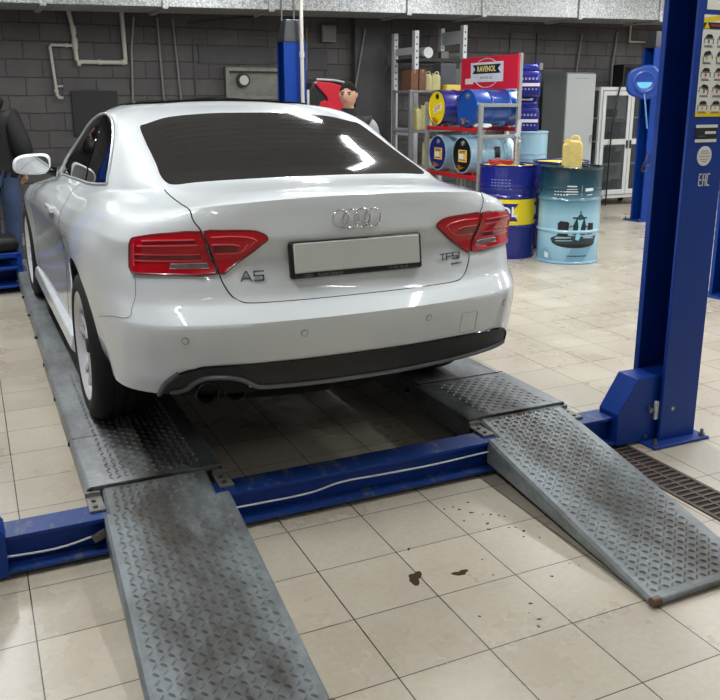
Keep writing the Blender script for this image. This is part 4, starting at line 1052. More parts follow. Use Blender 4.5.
# ------------------------------------------------------------------ drums, rack and oil
CAM = Vector((-.933, -2.671, 1.55))
def front_angle(x, y): return math.atan2(CAM.y - y, CAM.x - x)
def wrap_mesh(o, r, phi0, step=None):
    """bend a flat mesh (x right, y out, z up) round a vertical cylinder"""
    me = o.data
    for v in me.vertices:
        a = phi0 + v.co.x / r; q = r - v.co.y
        v.co = Vector((q * math.cos(a), q * math.sin(a), v.co.z))
def print_poly(name, polys, r, phi0, m, parent, lift_=.0008):
    bm = BM()
    for poly in polys: bm.faces.new([bm.verts.new((x, -lift_, z)) for x, z in poly])
    x0 = min(p[0] for q in polys for p in q); x1 = max(p[0] for q in polys for p in q)
    for k in range(1, int((x1 - x0) / .02) + 1):
        bmesh.ops.bisect_plane(bm, geom=bm.verts[:] + bm.edges[:] + bm.faces[:], plane_co=(x0 + .02 * k, 0, 0), plane_no=(1, 0, 0), dist=1e-6)
    ext = bmesh.ops.extrude_face_region(bm, geom=bm.faces[:])
    bmesh.ops.translate(bm, verts=[v for v in ext['geom'] if isinstance(v, bmesh.types.BMVert)], vec=(0, lift_ * .9, 0))
    o = obj(name, bm, m, parent); wrap_mesh(o, r, phi0); return o
def print_text(name, s, size, r, phi0, z, m, parent, xs=1., x=0., bold=0., lift_=.001):
    o = add_text(name, s, size, m, parent, depth=.0004, bold=bold)
    bm = BM(); bm.from_mesh(o.data)
    for v in bm.verts: v.co = Vector((v.co.x * xs + x, -lift_ - v.co.z, v.co.y + z))
    x0 = min(v.co.x for v in bm.verts); x1 = max(v.co.x for v in bm.verts)
    for k in range(1, int((x1 - x0) / .015) + 1):
        bmesh.ops.bisect_plane(bm, geom=bm.verts[:] + bm.edges[:] + bm.faces[:], plane_co=(x0 + .015 * k, 0, 0), plane_no=(1, 0, 0), dist=1e-6)
    bm.to_mesh(o.data); bm.free(); o.scale = (1, 1, 1)
    wrap_mesh(o, r, phi0); return o
M['navy'] = mat('drum_navy', (26, 34, 122), .26, coat=.4); M['dyellow'] = mat('drum_yellow', (240, 214, 20), .32, coat=.3)
M['dblue'] = mat('drum_blue', (16, 74, 160), .22, coat=.5); M['dsilver'] = mat('drum_pale_blue', (150, 186, 204), .3, coat=.4); M['dblack'] = mat('drum_black', (14, 14, 16), .3, coat=.4)
M['bung'] = mat('bung_steel', (206, 206, 204), .25, metal=.8); M['brass'] = mat('tap_brass', (196, 130, 50), .35, metal=.6)
M['label_y'] = mat('label_yellow', (238, 196, 90), .5); M['white'] = mat('print_white', (232, 234, 236), .45); M['hose_red'] = mat('hose_red', (160, 34, 28), .45)
DP = [(0, .012), (.28, .012), (.288, 0), (.296, .004), (.296, .018), (.288, .026), (.288, .285), (.293, .292), (.299, .305), (.293, .318), (.288, .325), (.288, .575), (.293, .582), (.299, .595), (.293, .608), (.288, .615), (.288, .66), (.291, .668), (.288, .676), (.288, .70), (.291, .708), (.288, .716), (.288, .868), (.296, .876), (.297, .888), (.290, .892), (.284, .888), (.284, .872)]
def drum(name, label, x, y, m_body, m_lid, s=1.):
    d = thing(name, label, 'drum', (x, y, 0)); bm = BM()
    add_lathe(bm, [(r * s, z * 1.05) for r, z in DP], 64, None, cap=False); obj('shell', bm, m_body, d, smooth=30)
    bm = BM(); add_lathe(bm, [(.2845 * s, .92), (.27 * s, .912), (0, .912)], 48, cap=False); lid = obj('lid', bm, m_lid, d, smooth=30)
    bm = BM(); add_cyl(bm, (.19 * s, .03, .912), (.19 * s, .03, .930), .034, 20); obj('bung', bm, M['dblack'], lid, bevel=.003)
    return d
bx, by = 4.07, 4.55
d = drum('oil_drum', 'navy and yellow upright oil drum with a hand pump on its lid', bx, by, M['navy'], M['dyellow'])
fa = front_angle(bx, by)
bm = BM(); add_lathe(bm, [(.2886, .345), (.2892, .352), (.2892, .594), (.2886, .600)], 64, cap=False)
bd = obj('yellow_band', bm, M['dyellow'], d, smooth=40)
for v in bd.data.vertices: v.co.z = .27 + (v.co.z - .328) * (.30 / .246) if False else v.co.z
r_ = .2895
for off in (R(-45), R(135)):
    hw = .345; fl = [(-hw, .385), (hw, .385), (hw - .07, .473), (hw, .56), (-hw, .56), (-hw + .07, .473)]
    fg = print_poly('brand_flag', [fl], r_, fa + off, M['navy'], bd)
    print_text('brand_lettering', 'RAVENOL', .135, r_ + .0012, fa + off, .473, M['white'], fg, 1.08, .015, .003)
for z in (.73, .76, .79):
    print_poly('small_print', [[(-.14 + .036 * k, z), (-.118 + .036 * k, z), (-.118 + .036 * k, z + .009), (-.14 + .036 * k, z + .009)] for k in range(6)], .2885, fa - .12, mat('print_pale_blue', (120, 130, 190), .5) if z < .74 else bpy.data.materials['print_pale_blue'], d)
# hand pump and hose on the lid
hp = thing('hand_pump', 'silver hand pump tube standing in the navy and yellow drum', 'pump', (4.07, 4.42, .912))
bm = BM(); add_cyl(bm, (0, 0, 0), (0, 0, .30), .034, 20); obj('cylinder', bm, M['bung'], hp, smooth=40)
bm = BM(); add_cyl(bm, (0, 0, .30), (0, 0, .33), .028, 16); add_cyl(bm, (.01, 0, .33), (.02, 0, .46), .022, 14); add_cyl(bm, (.0, 0, .24), (-.02, -.07, .26), .014, 10); obj('pump_head', bm, M['silver'], hp, smooth=40)
bm = BM(); pts = []
for k in range(70):
    t = k / 69 * 4 * PI; pts.append((.145 * math.cos(t) * (1 + .06 * math.sin(3 * t)), .105 * math.sin(t), .018 + .010 * t / PI + .006 * math.sin(5 * t)))
add_tube(bm, pts, .014, 8); tag(obj('hose_coil', bm, M['hose_red'], loc=(4.04, 4.60, .914), smooth=60), 'coiled red hose lying on the yellow drum lid', 'hose')
# teal racing drum
tx, ty_ = 4.47, 4.05
m = mat('drum_teal_print', (90, 150, 170), .26, coat=.4); nt, b = nodes_of(m)
tc = N(nt, 'ShaderNodeTexCoord'); sp = N(nt, 'ShaderNodeSeparateXYZ'); nt.links.new(tc.outputs['Object'], sp.inputs[0])
nz = N(nt, 'ShaderNodeTexNoise', Scale=3., Detail=3.); nt.links.new(tc.outputs['Object'], nz.inputs['Vector'])
ma = N(nt, 'ShaderNodeMath', _operation='MULTIPLY_ADD'); ma.inputs[1].default_value = .10; nt.links.new(nz.outputs['Fac'], ma.inputs[0]); nt.links.new(sp.outputs[2], ma.inputs[2])
rp = N(nt, 'ShaderNodeValToRGB'); cr = rp.color_ramp
cr.elements[0].position = .0; cr.elements[0].color = srgb(128, 172, 194); cr.elements[1].position = .97; cr.elements[1].color = srgb(14, 44, 54)
for p_, c_ in ((.30, (150, 192, 210)), (.52, (146, 188, 206)), (.66, (92, 138, 158)), (.76, (30, 70, 84))):
    e = cr.elements.new(p_); e.color = srgb(*c_)
nt.links.new(ma.outputs[0], rp.inputs['Fac']); nt.links.new(rp.outputs['Color'], b.inputs['Base Color'])
M['dteal'] = m; M['teal_dark'] = mat('drum_teal_dark', (16, 46, 54), .3, coat=.4)
d = drum('oil_drum', 'teal upright oil drum printed with an open-wheel racing car', tx, ty_, m, M['teal_dark'], 1.04)
fa = front_angle(tx, ty_); r_ = .300
def P_(name, polys, col, lf=.0008, ph=.17):
    if name not in ('floor_print',): polys = [[((x - .03) * 1.16 + .03, (z - .17) * 1.22 + .17) for x, z in q] for q in polys]
    return print_poly(name, polys, r_ + lf, fa + ph, mat('print_' + name, col, .4), d, .0008)
def ell(cx, cz, a, c, n=20): return [(cx + a * math.cos(2 * PI * k / n), cz + c * math.sin(2 * PI * k / n)) for k in range(n)]
P_('floor_print', [[(-.30, .0), (-.12, .0), (-.20, .16), (-.30, .12)], [(-.02, .03), (.16, .03), (.28, .19), (.05, .17)]], (112, 158, 182), .0002, 0)
P_('wing_shadow', [ell(.03, .20, .19, .036)], (26, 26, 32), .0006)
P_('racing_wing', [[(-.17, .195), (.21, .195), (.24, .26), (.16, .25), (.03, .262), (-.13, .265), (-.19, .235)]], (44, 54, 62), .0012)
[P_('wing_stripe', [q], (150, 190, 200), .0018) for q in ([(-.15, .235), (-.01, .245), (-.01, .253), (-.14, .25)], [(-.14, .215), (.0, .222), (.0, .228), (-.14, .222)], [(.09, .245), (.2, .238), (.2, .246), (.09, .254)])]
[P_('racing_tyre', [q], (22, 22, 26), .0018) for q in ([(-.125, .265), (-.04, .255), (-.032, .365), (-.045, .375), (-.105, .378), (-.128, .36)], [(.125, .27), (.19, .275), (.19, .36), (.135, .365)])]
P_('racing_body', [[(.0, .27), (.11, .27), (.112, .34), (.10, .39), (.075, .43), (.045, .43), (.02, .39), (.002, .35)]], (38, 46, 52), .0015)
[P_('suspension', [q], (18, 18, 22), .0022) for q in ([(-.03, .33), (.02, .345), (.02, .352), (-.03, .338)], [(-.04, .30), (.02, .30), (.02, .307), (-.04, .307)], [(.085, .345), (.14, .325), (.14, .333), (.085, .353)])]
P_('racing_nose', [[(.022, .235), (.052, .225), (.064, .25), (.066, .33), (.085, .392), (.035, .392), (.046, .33), (.03, .27)]], (138, 206, 216), .0026)
P_('helmet', [ell(.058, .405, .02, .017, 14)], (30, 92, 110), .003)
P_('rear_wing', [[(-.005, .40), (.115, .40), (.115, .412), (-.005, .412)], [(.054, .41), (.062, .41), (.062, .46), (.054, .46)]], (24, 32, 38), .003)
M['p_white'] = mat('print_white_soft', (208, 220, 224), .45)
def T_(polys, ph=0): return print_poly('small_print', polys, r_ + .0008, fa + ph, M['p_white'], d)
T_([[(-.02 - w_, z), (-.02 + w_, z), (-.02 + w_, z + h_), (-.02 - w_, z + h_)] for z, w_, h_ in ((.755, .045, .010), (.728, .05, .006), (.70, .058, .014), (.682, .055, .006))], .12)
[T_([q], .12) for q in ([(.075, .665), (.0775, .665), (.0775, .77), (.075, .77)], [(.11, .71), (.20, .715), (.20, .745), (.11, .74)], [(.13, .672), (.19, .676), (.19, .684), (.13, .680)])]
T_([[(-.17 + .03 * k, z), (-.152 + .03 * k, z), (-.152 + .03 * k, z + .010), (-.17 + .03 * k, z + .010)] for k in range(5) for z in (.70, .672)], .05)
T_([[(-.24, .055), (-.19, .05), (-.19, .10), (-.24, .11)]], 0)
print_poly('slogan_print', [[(-.02 + .02 * k, .078), (-.004 + .02 * k, .078), (-.004 + .02 * k, .09), (-.02 + .02 * k, .09)] for k in range(10)], r_ + .0008, fa + .08, mat('print_navy', (24, 44, 70), .5), d)
# a third drum behind: only its yellow lid shows between the other two
drum('oil_drum', 'yellow lidded drum mostly hidden behind the teal drum', 4.86, 4.72, M['navy'], M['dyellow'])
# jerry cans
M['can'] = mat('canister_cream', (200, 192, 138), .5, noise=.12, nscale=14)
M['can_y'] = mat('canister_yellow', (212, 190, 110), .5, noise=.22, nscale=18)
def canister(label, loc, rz, w_, dp, h, m, group=None, nm='canister'):
    c = thing(nm, label, 'canister', loc, rz, group)
    bm = BM(); q = [(-w_ / 2, 0), (w_ / 2, 0), (w_ / 2, h * .74), (w_ * .36, h * .88), (-w_ * .18, h * .90), (-w_ * .2, h * .80), (-w_ / 2, h * .78)]
    add_prism(bm, q, -dp / 2, dp / 2, 'y'); obj('can_body', bm, m, c, bevel=min(w_, dp) * .14, seg=3, smooth=40)
    bm = BM(); add_cyl(bm, (-w_ * .33, 0, h * .76), (-w_ * .33, 0, h * .92), w_ * .13, 16); obj('cap', bm, m, c, bevel=.004)
    bm = BM(); add_tube(bm, smooth_pts([(w_ * .32, 0, h * .84), (w_ * .26, 0, h), (-w_ * .02, 0, h), (-w_ * .12, 0, h * .86)], 4), w_ * .065, 8); obj('handle', bm, m, c, smooth=60)
    return c
canister('yellowed plastic canister standing on the teal drum', (4.46, 4.04, .912), R(-40), .19, .17, .30, M['can_y'])
bm = BM(); add_box(bm, 0, 0, .016, .09, .05, .032); tag(obj('lid_cap', bm, M['dblack'], loc=(4.30, 4.02, .912), bevel=.008, rot=(0, 0, .5)), 'small black cap lying on the teal drum lid, left of the canister', 'cap')

# the drum rack
rk = thing('drum_rack', 'grey and red steel rack holding four lying oil drums', 'rack', (4.2, 5.5, 0))
M['rack_grey'] = mat('rack_grey', (150, 152, 152), .4, noise=.08); M['rack_red'] = mat('rack_red', (188, 30, 38), .4)
def rkp(name, boxes, m):
    bm = BM()
    for q in boxes: add_b(bm, q[0] - 4.2, q[1] - 4.2, q[2] - 5.5, q[3] - 5.5, q[4], q[5])
    return obj(name, bm, m, rk, bevel=.004)
for (x, y, z1) in ((3.98, 4.96, 1.53), (4.45, 4.96, 2.04), (3.98, 6.10, 1.53), (4.45, 6.10, 2.04)): rkp('upright', [(x - .02, x + .02, y - .02, y + .02, 0, z1)], M['rack_grey'])
for y in (4.96, 6.10):
    for z in (.28, .74, 1.19, 1.51): rkp('end_bar', [(4.0, 4.43, y - .018, y + .018, z - .018, z + .018)], M['rack_grey'])
for z in (.76, 1.265):
    for x in (3.98, 4.45): rkp('shelf_beam', [(x - .018, x + .018, 4.98, 6.08, z - .03, z + .012)], M['rack_red'])
    rkp('shelf_beam', [(4.0, 4.43, 5.5 - .02, 5.5 + .02, z - .02, z + .012)], M['rack_red'])
# cradles
for (y, z) in ((5.84, 1.48), (5.20, 1.48), (5.80, .985), (5.27, .985)):
    for x in (4.04, 4.42):
        bm = BM(); n = 12; ring = []
        for k in range(n + 1):
            a = R(240) + (R(300) - R(240)) * k / n; ring.append((y - 5.5 + .203 * math.cos(a), z + .203 * math.sin(a)))
        zb_ = min(q[1] for q in ring) - .006
        poly = [(ring[0][0], zb_)] + ring + [(ring[-1][0], zb_)]
        add_prism(bm, poly, x - 4.2 - .012, x - 4.2 + .012, 'x'); obj('cradle', bm, M['rack_red'], rk)
# sign board on top
sn = thing('sign_board', 'red advertising board on top of the drum rack', 'sign', (4.413, 5.5, 1.855), -PI / 2)   # local: x across (to the right seen from -x), faces -y
M['sign_red'] = mat('sign_red', (214, 32, 62), .4); M['sign_white'] = mat('sign_white', (216, 220, 226), .4); M['sign_navy'] = mat('sign_navy', (18, 26, 60), .4)
bm = BM(); add_b(bm, -.57, .56, -.006, .012, -.175, .175); obj('board', bm, M['sign_red'], sn, bevel=.003)
bm = BM(); add_tube(bm, [(-.04 + .26 * math.cos(t), -.008, .155 * math.sin(t)) for t in np.linspace(0, 2 * PI, 49)[:-1]], .005, 6, closed=True); obj('oval_line', bm, M['sign_white'], sn)
bm = BM(); add_b(bm, -.36, .29, -.010, -.006, -.095, .115); wp = obj('white_field', bm, M['sign_white'], sn)
bm = BM(); add_prism(bm, [(-.32, -.005), (.25, -.005), (.19, .042), (.25, .09), (-.32, .09), (-.26, .042)], -.013, -.010, 'y'); fg = obj('brand_flag', bm, M['sign_navy'], wp)
add_text('brand_lettering', 'RAVENOL', .082, mat('letter_cream', (238, 222, 130), .4), fg, (-.035, -.0135, .042), (PI / 2, 0, 0), .0008, xs=1.02, bold=.002)
add_text('brand_lettering', 'MOTOR OIL', .040, mat('letter_grey', (120, 128, 138), .4), wp, (-.035, -.0105, -.052), (PI / 2, 0, 0), .0008, xs=1.1)
bm = BM(); add_b(bm, -.47, -.30, -.0125, -.010, -.115, -.055); obj('price_card', bm, mat('card_white', (240, 226, 220), .4), sn)
# lying drums, axis along x, lid towards -x
def lying(name, label, y, z, m_shell, m_lid, kind, L_=.57, band=None):
    d = thing(name, label, 'drum', (3.95, y, z)); Mx = Matrix.Rotation(R(90), 4, 'Y')
    bm = BM(); r = .195
    add_lathe(bm, [(r - .012, .012), (r - .010, .0), (r, .0), (r + .003, .008), (r, .018), (r - .004, .026), (r - .004, .20), (r + .002, .206), (r + .004, .213), (r + .002, .22), (r - .004, .226), (r - .004, .42), (r + .002, .426), (r + .004, .433), (r + .002, .44), (r - .004, .446), (r - .004, L_ - .02), (r, L_ - .01), (r, L_), (r - .012, L_), (r - .012, L_ - .012), (0, L_ - .012)], 56, Mx, cap=False)
    obj('shell', bm, m_shell, d, smooth=30)
    bm = BM(); add_lathe(bm, [(r - .011, .002), (r - .013, .013), (0, .013)], 48, Mx, cap=False); lid = obj('lid', bm, m_lid, d, smooth=30)
    bm = BM(); Mb = Matrix.Translation((.013, 0, .125)) @ Matrix.Rotation(R(-90), 4, 'Y')
    add_lathe(bm, [(.030, 0), (.030, .008), (.018, .010), (.016, .018), (0, .018)], 20, Mb, cap=False); obj('bung', bm, M['bung'] if kind != 'yellow' else M['dblack'], lid, smooth=30)
    bm = BM(); add_cyl(bm, (.013, 0, -.14), (-.03, 0, -.14), .014, 12); add_cyl(bm, (-.035, 0, -.12), (-.035, 0, -.165), .012, 12); add_box(bm, -.035, .0, -.112, .012, .07, .012); obj('tap', bm, M['brass'], lid, bevel=.002)
    if kind == 'label':
        bm = BM(); add_b(bm, .009, .013, -.085, .085, -.075, .055); lb = obj('paper_label', bm, M['label_y'], lid)
        bm = BM(); add_b(bm, .0082, .009, -.02, .07, -.045, .01); obj('label_panel', bm, M['white'], lb)
        for z_ in (.035, .02, -.058): bm = BM(); add_b(bm, .0082, .009, -.06, .06, z_, z_ + .008); obj('label_text', bm, M['ink'], lb)
    if kind == 'yellow':
        bm = BM(); add_box(bm, .0125, 0, -.005, .003, .19, .075, Matrix.Rotation(R(-18), 3, 'X')); lb = obj('paper_label', bm, mat('label_cream', (236, 226, 180), .5), lid)
        bm = BM()
        for z_ in (.02, .0, -.02): add_box(bm, .0108, -z_ * .3, z_ - .005, .001, .15, .006, Matrix.Rotation(R(-18), 3, 'X'))
        obj('label_text', bm, M['ink_red'], lb)
    return d
lying('oil_drum', 'lying drum with the yellow lid on the upper rack shelf', 5.84, 1.48, M['navy'], M['dyellow'], 'yellow')
lying('oil_drum', 'plain bright blue lying drum on the upper rack shelf', 5.20, 1.48, M['dblue'], M['dblue'], '')
lying('oil_drum', 'pale blue lying drum with a navy lid on the lower rack shelf', 5.80, .985, M['dsilver'], M['navy'], 'label')
d = lying('oil_drum', 'pale blue lying drum with a black lid on the lower rack shelf', 5.27, .985, M['dsilver'], M['dblack'], 'label')
# prints on the near lower drum (cylinder axis x, facing -y)
for (x0, x1, a0, a1, col, nm) in ((.30, .37, -2.05, -1.45, (20, 22, 30), 'black_label'), (.52, .57, -2.2, -1.1, (226, 230, 234), 'white_band'), (.575, .60, -2.0, -1.6, (190, 30, 40), 'red_mark')):
    bm = BM(); n = 10; r = .1965
    g = [[bm.verts.new((x, q * math.cos(a0 + (a1 - a0) * k / n), -q * math.sin(a0 + (a1 - a0) * k / n) * 1.0)) for k in range(n + 1)] for x, q in ((x0, r), (x1, r))]
    for k in range(n): bm.faces.new((g[0][k], g[0][k + 1], g[1][k + 1], g[1][k]))
    for v in bm.verts: v.co = Vector((v.co.x, v.co.z * -1 if False else -abs(v.co.z) , v.co.y * -1))
    obj(nm, bm, mat('print_' + nm, col, .4), d)
# grey rag and white rag under the blue drum
bm = BM(); bmesh.ops.create_icosphere(bm, subdivisions=3, radius=1)
for v in bm.verts: v.co = Vector((v.co.x * .05, v.co.y * .16, v.co.z * .022 + .012 * math.sin(v.co.y * 7 + v.co.x * 4) * (v.co.z > 0) + .02))
tag(obj('rag', bm, mat('rag_white', (200, 200, 202), .8), loc=(4.03, 5.02, 1.278), smooth=60, rot=(0, 0, .1)), 'crumpled white rag in front of the bright blue lying drum', 'rag')
# pale drum and two navy canister packs behind the rack
d = drum('oil_drum', 'pale blue upright drum with canister packs on it, right of the rack', 5.03, 5.56, M['dsilver'], M['dsilver'], .76)
for v_ in d.children: v_.scale = (1, 1, 1.30)
def pack(z, label):
    p_ = thing('canister_pack', label, 'canister', (4.97, 5.50, z), R(-36), 'navy canisters stacked behind the rack')
    bm = BM(); add_b(bm, -.12, .12, -.11, .11, 0, .30); obj('can_body', bm, M['navy'], p_, bevel=.04, seg=3, smooth=40)
    bm = BM(); add_b(bm, -.10, .10, -.09, .09, .28, .37); obj('shoulder', bm, M['navy'], p_, bevel=.035, seg=3, smooth=40)
    bm = BM(); add_cyl(bm, (.07, -.02, .36), (.07, -.02, .395), .03, 14); obj('cap', bm, M['navy'], p_, bevel=.004)
    bm = BM(); add_b(bm, -.11, .11, -.1125, -.1095, .13, .165); obj('white_stripe', bm, M['white'], p_)
    bm = BM()
    for k in range(5): add_b(bm, -.095 + .04 * k, -.073 + .04 * k, -.1125, -.1095, .20, .225); add_b(bm, -.095 + .04 * k, -.077 + .04 * k, -.1125, -.1095, .09, .108)
    obj('small_print', bm, mat('print_lilac', (150, 154, 205), .5), p_)
pack(1.187, 'lower navy canister of the two stacked behind the drum rack')
pack(1.583, 'upper navy canister of the two stacked behind the red sign')

# the shelf behind: low grey unit with cans, taller perforated frames behind
sh = thing('shelf_unit', 'grey metal shelf with cream canisters behind the drum rack', 'shelf', (4.57, 6.85, 0))
M['shelf_grey'] = mat('shelf_grey', (128, 130, 132), .45, noise=.08); M['perf'] = mat('galvanised_upright', (222, 226, 228), .45, metal=.1)
bm = None
for (x, y) in ((-.53, -.22), (.53, -.22), (-.53, .22), (.53, .22)):
    bm = BM(); add_b(bm, x - .018, x + .018, y - .018, y + .018, 0, 1.69); obj('upright', bm, M['shelf_grey'], sh, bevel=.002)
for z in (.30, .76, 1.20, 1.68):
    bm = BM(); add_b(bm, -.55, .55, -.24, .24, z - .025, z); obj('shelf_board', bm, M['shelf_grey'], sh, bevel=.003)
def shx(x, y, z): return (4.57 + x, 6.85 + y, z)
G_ = 'cream canisters on the grey shelf'
canister('cream canister on the middle shelf, leftmost beside the upright', shx(-.40, -.10, 1.20), R(-60), .13, .11, .30, M['can'], G_)
canister('cream canister on the middle shelf, second from the left', shx(-.26, -.12, 1.20), R(-50), .15, .11, .33, M['can'], G_)
canister('cream canister on the middle shelf, third and partly behind the yellow lid', shx(-.08, -.12, 1.20), R(-120), .16, .12, .33, M['can'], G_)
canister('cream canister on the lower shelf, left of two', shx(-.20, -.12, .76), R(-50), .16, .12, .38, M['can'], G_)
canister('cream canister on the lower shelf, right of two', shx(-.01, -.12, .76), R(-60), .15, .12, .34, M['can'], G_)
canister('small cream canister on the top shelf, beside the brown cartons', shx(-.25, -.12, 1.68), R(-40), .11, .10, .22, M['can'], G_)
canister('small cream canister on the top shelf, right of its twin', shx(-.13, -.12, 1.68), R(-40), .11, .10, .22, M['can'], G_)
M['carton'] = mat('carton_brown', (112, 74, 54), .7, noise=.12, nscale=10)
for k, (x, w_, h) in enumerate(((-.455, .10, .24), (-.345, .09, .25))):
    t = thing('carton', 'brown carton on the top shelf, %s of two' % ('left' if k == 0 else 'right'), 'box', shx(x, -.06, 1.68), 0, 'brown cartons on the top shelf')
    bm = BM(); add_b(bm, -w_ / 2, w_ / 2, -.12, .12, 0, h); obj('carton_box', bm, M['carton'], t, bevel=.003)
    bm = BM(); add_b(bm, -.012, .012, -.1212, .1212, h - .04, h + .0012); obj('tape', bm, mat('tape_tan', (150, 112, 80), .4), t)
tag(obj('yellow_case', (lambda b_: (add_b(b_, -.24, .24, -.09, .09, 0, .07), b_)[1])(BM()), mat('case_yellow', (214, 186, 84), .5), loc=shx(.22, -.12, 1.68), bevel=.008), 'flat yellow case on the top shelf under the perforated frame', 'case')
tag(obj('dark_bin', (lambda b_: (add_b(b_, -.12, .12, -.10, .10, 0, .34), b_)[1])(BM()), mat('bin_grey', (70, 72, 80), .5), loc=shx(.14, .12, 1.68), bevel=.02), 'dark grey bin at the back of the top shelf', 'bin')
pr = thing('pallet_rack', 'tall shelf frame with perforated galvanised uprights behind the grey shelf', 'rack', (4.95, 7.70, 0))
def ladder(x, h, w2):
    o_ = None
    for y in (-.27, .32):
        bm = BM(); add_b(bm, x - .03, x + .03, y - .04, y + .04, 0, h); up_ = obj('upright', bm, M['perf'], pr, bevel=.002)
        bm = BM()
        for z in np.arange(1.75, h - .05, .085): add_b(bm, x - .010, x + .010, y - .0406, y + .0406, z, z + .022)
        obj('punched_hole', bm, M['seam'], up_)
    for (z0, z1) in w2:
        bm = BM(); add_b(bm, x - .008, x + .008, -.24, .29, z0, z1); obj('cross_panel', bm, M['perf'], pr, bevel=.002)
ladder(-.42, 2.44, ((2.15, 2.24), (1.1, 1.2), (.3, .4)))
ladder(.31, 2.53, ((2.30, 2.47), (2.14, 2.18), (1.78, 1.98), (.8, .95)))
bm = BM(); add_b(bm, -.42, .30, -.28, .28, 2.06, 2.10); obj('shelf_board', bm, mat('shelf_dark', (44, 44, 46), .5), pr)
tag(obj('silver_roll', (lambda b_: (add_cyl(b_, (0, -.2, 0), (0, .2, 0), .07, 20), b_)[1])(BM()), M['perf'], loc=(4.72, 7.62, 2.172), smooth=40), 'silver roll on the dark high shelf board', 'roll')
tag(obj('floodlight', (lambda b_: (add_b(b_, -.06, .06, -.05, .05, 0, .10), b_)[1])(BM()), M['zinc'], loc=(5.02, 7.55, 2.10), bevel=.012), 'small grey metal can on the dark high shelf board', 'can')

# louvred panel, tall locker, display cabinet
t = thing('louvre_panel', 'white framed louvre panel leaning at the wall beside the grey locker', 'panel', (6.76, 8.08, 0))
bm = BM(); add_b(bm, -.33, -.27, -.03, .03, 0, 1.75); add_b(bm, .09, .15, -.03, .03, 0, 1.75); add_b(bm, -.27, .09, -.03, .03, 1.69, 1.75); add_b(bm, -.27, .09, -.03, .03, 0, .06); obj('frame', bm, M['white'], t, bevel=.004)
bm = BM()
for k in range(46): add_box(bm, -.09, 0, .09 + k * .0345, .36, .03, .006, Matrix.Rotation(R(40), 3, 'X'))
obj('louvre_slats', bm, M['perf'], t)
t = thing('locker', 'tall grey steel locker with a pale door, against the back wall', 'locker', (7.22, 7.65, 0))
M['locker_side'] = mat('locker_grey', (112, 116, 116), .45); M['locker_door'] = mat('locker_door', (176, 182, 180), .4)
bm = BM(); add_b(bm, -.26, .26, -.26, .27, .03, 1.95); obj('carcass', bm, M['locker_side'], t, bevel=.006)
bm = BM(); add_b(bm, -.255, .255, -.285, -.262, .06, 1.93); dr = obj('door', bm, M['locker_door'], t, bevel=.006)
bm = BM(); add_b(bm, .20, .23, -.31, -.285, .95, 1.07); obj('handle', bm, M['chrome'], dr, bevel=.004)
bm = BM(); add_b(bm, -.12, .12, -.2865, -.285, 1.865, 1.868); obj('vent_slot', bm, M['seam'], dr)
M['cab_white'] = mat('cabinet_white', (206, 208, 206), .4)
t = thing('display_cabinet', 'white glass-fronted cabinet on castors, behind the hose reel', 'cabinet', (8.07, 7.62, 0))
bm = BM()
for (a, c, d_, e, f, g) in ((-.50, .50, -.27, .27, .12, .17), (-.50, .50, -.27, .27, 1.70, 1.75), (-.50, .50, .25, .27, .17, 1.70), (-.50, .50, -.25, .25, 1.30, 1.315), (-.50, .50, -.25, .25, .62, .635), (-.50, .50, -.25, .25, .96, .975)): add_b(bm, a, c, d_, e, f, g)
for x in (-.50, .46):
    for y in (-.27, .23): add_b(bm, x, x + .04, y, y + .04, .17, 1.70)
obj('carcass', bm, M['cab_white'], t)
gl = mat('cabinet_glass', (70, 78, 80), .03, spec=.5, alpha=.35)
for (x0, x1) in ((-.46, .06), (.07, .46)):
    bm = BM(); w_ = .055
    add_b(bm, x0, x0 + w_, -.295, -.272, .18, 1.69); add_b(bm, x1 - w_, x1, -.295, -.272, .18, 1.69)
    for (z0, z1) in ((.18, .25), (.92, 1.0), (1.63, 1.69)): add_b(bm, x0 + w_, x1 - w_, -.295, -.272, z0, z1)
    dr = obj('door', bm, M['cab_white'], t)
    for (z0, z1) in ((.25, .92), (1.0, 1.63)):
        bm = BM(); add_b(bm, x0 + w_, x1 - w_, -.286, -.281, z0, z1); obj('glass_pane', bm, gl, dr)
    bm = BM(); add_b(bm, (x1 - .04 if x0 < 0 else x0 + .015), (x1 - .02 if x0 < 0 else x0 + .035), -.315, -.295, .86, .98); obj('handle', bm, M['dblack'], dr)
for s in (-1, 1):
    bm = BM(); add_b(bm, s * .497 - .002, s * .497 + .002, -.23, .23, .17, 1.70); obj('glass_pane', bm, gl, t)
for (x, y) in ((-.44, -.2), (.44, -.2), (-.44, .2), (.44, .2)):
    bm = BM(); add_cyl(bm, (x - .02, y, .05), (x + .02, y, .05), .05, 16); add_b(bm, x - .025, x + .025, y - .02, y + .02, .06, .12); obj('castor', bm, M['dblack'], t)
rnd = random.Random(11); cols = [(188, 190, 192), (70, 74, 80), (120, 124, 128), (205, 206, 204), (60, 62, 66), (150, 150, 146)]
k = 0
words = ['small', 'low', 'narrow', 'square', 'squat', 'plain', 'flat', 'short', 'upright', 'wide', 'bulky', 'slim', 'tall']
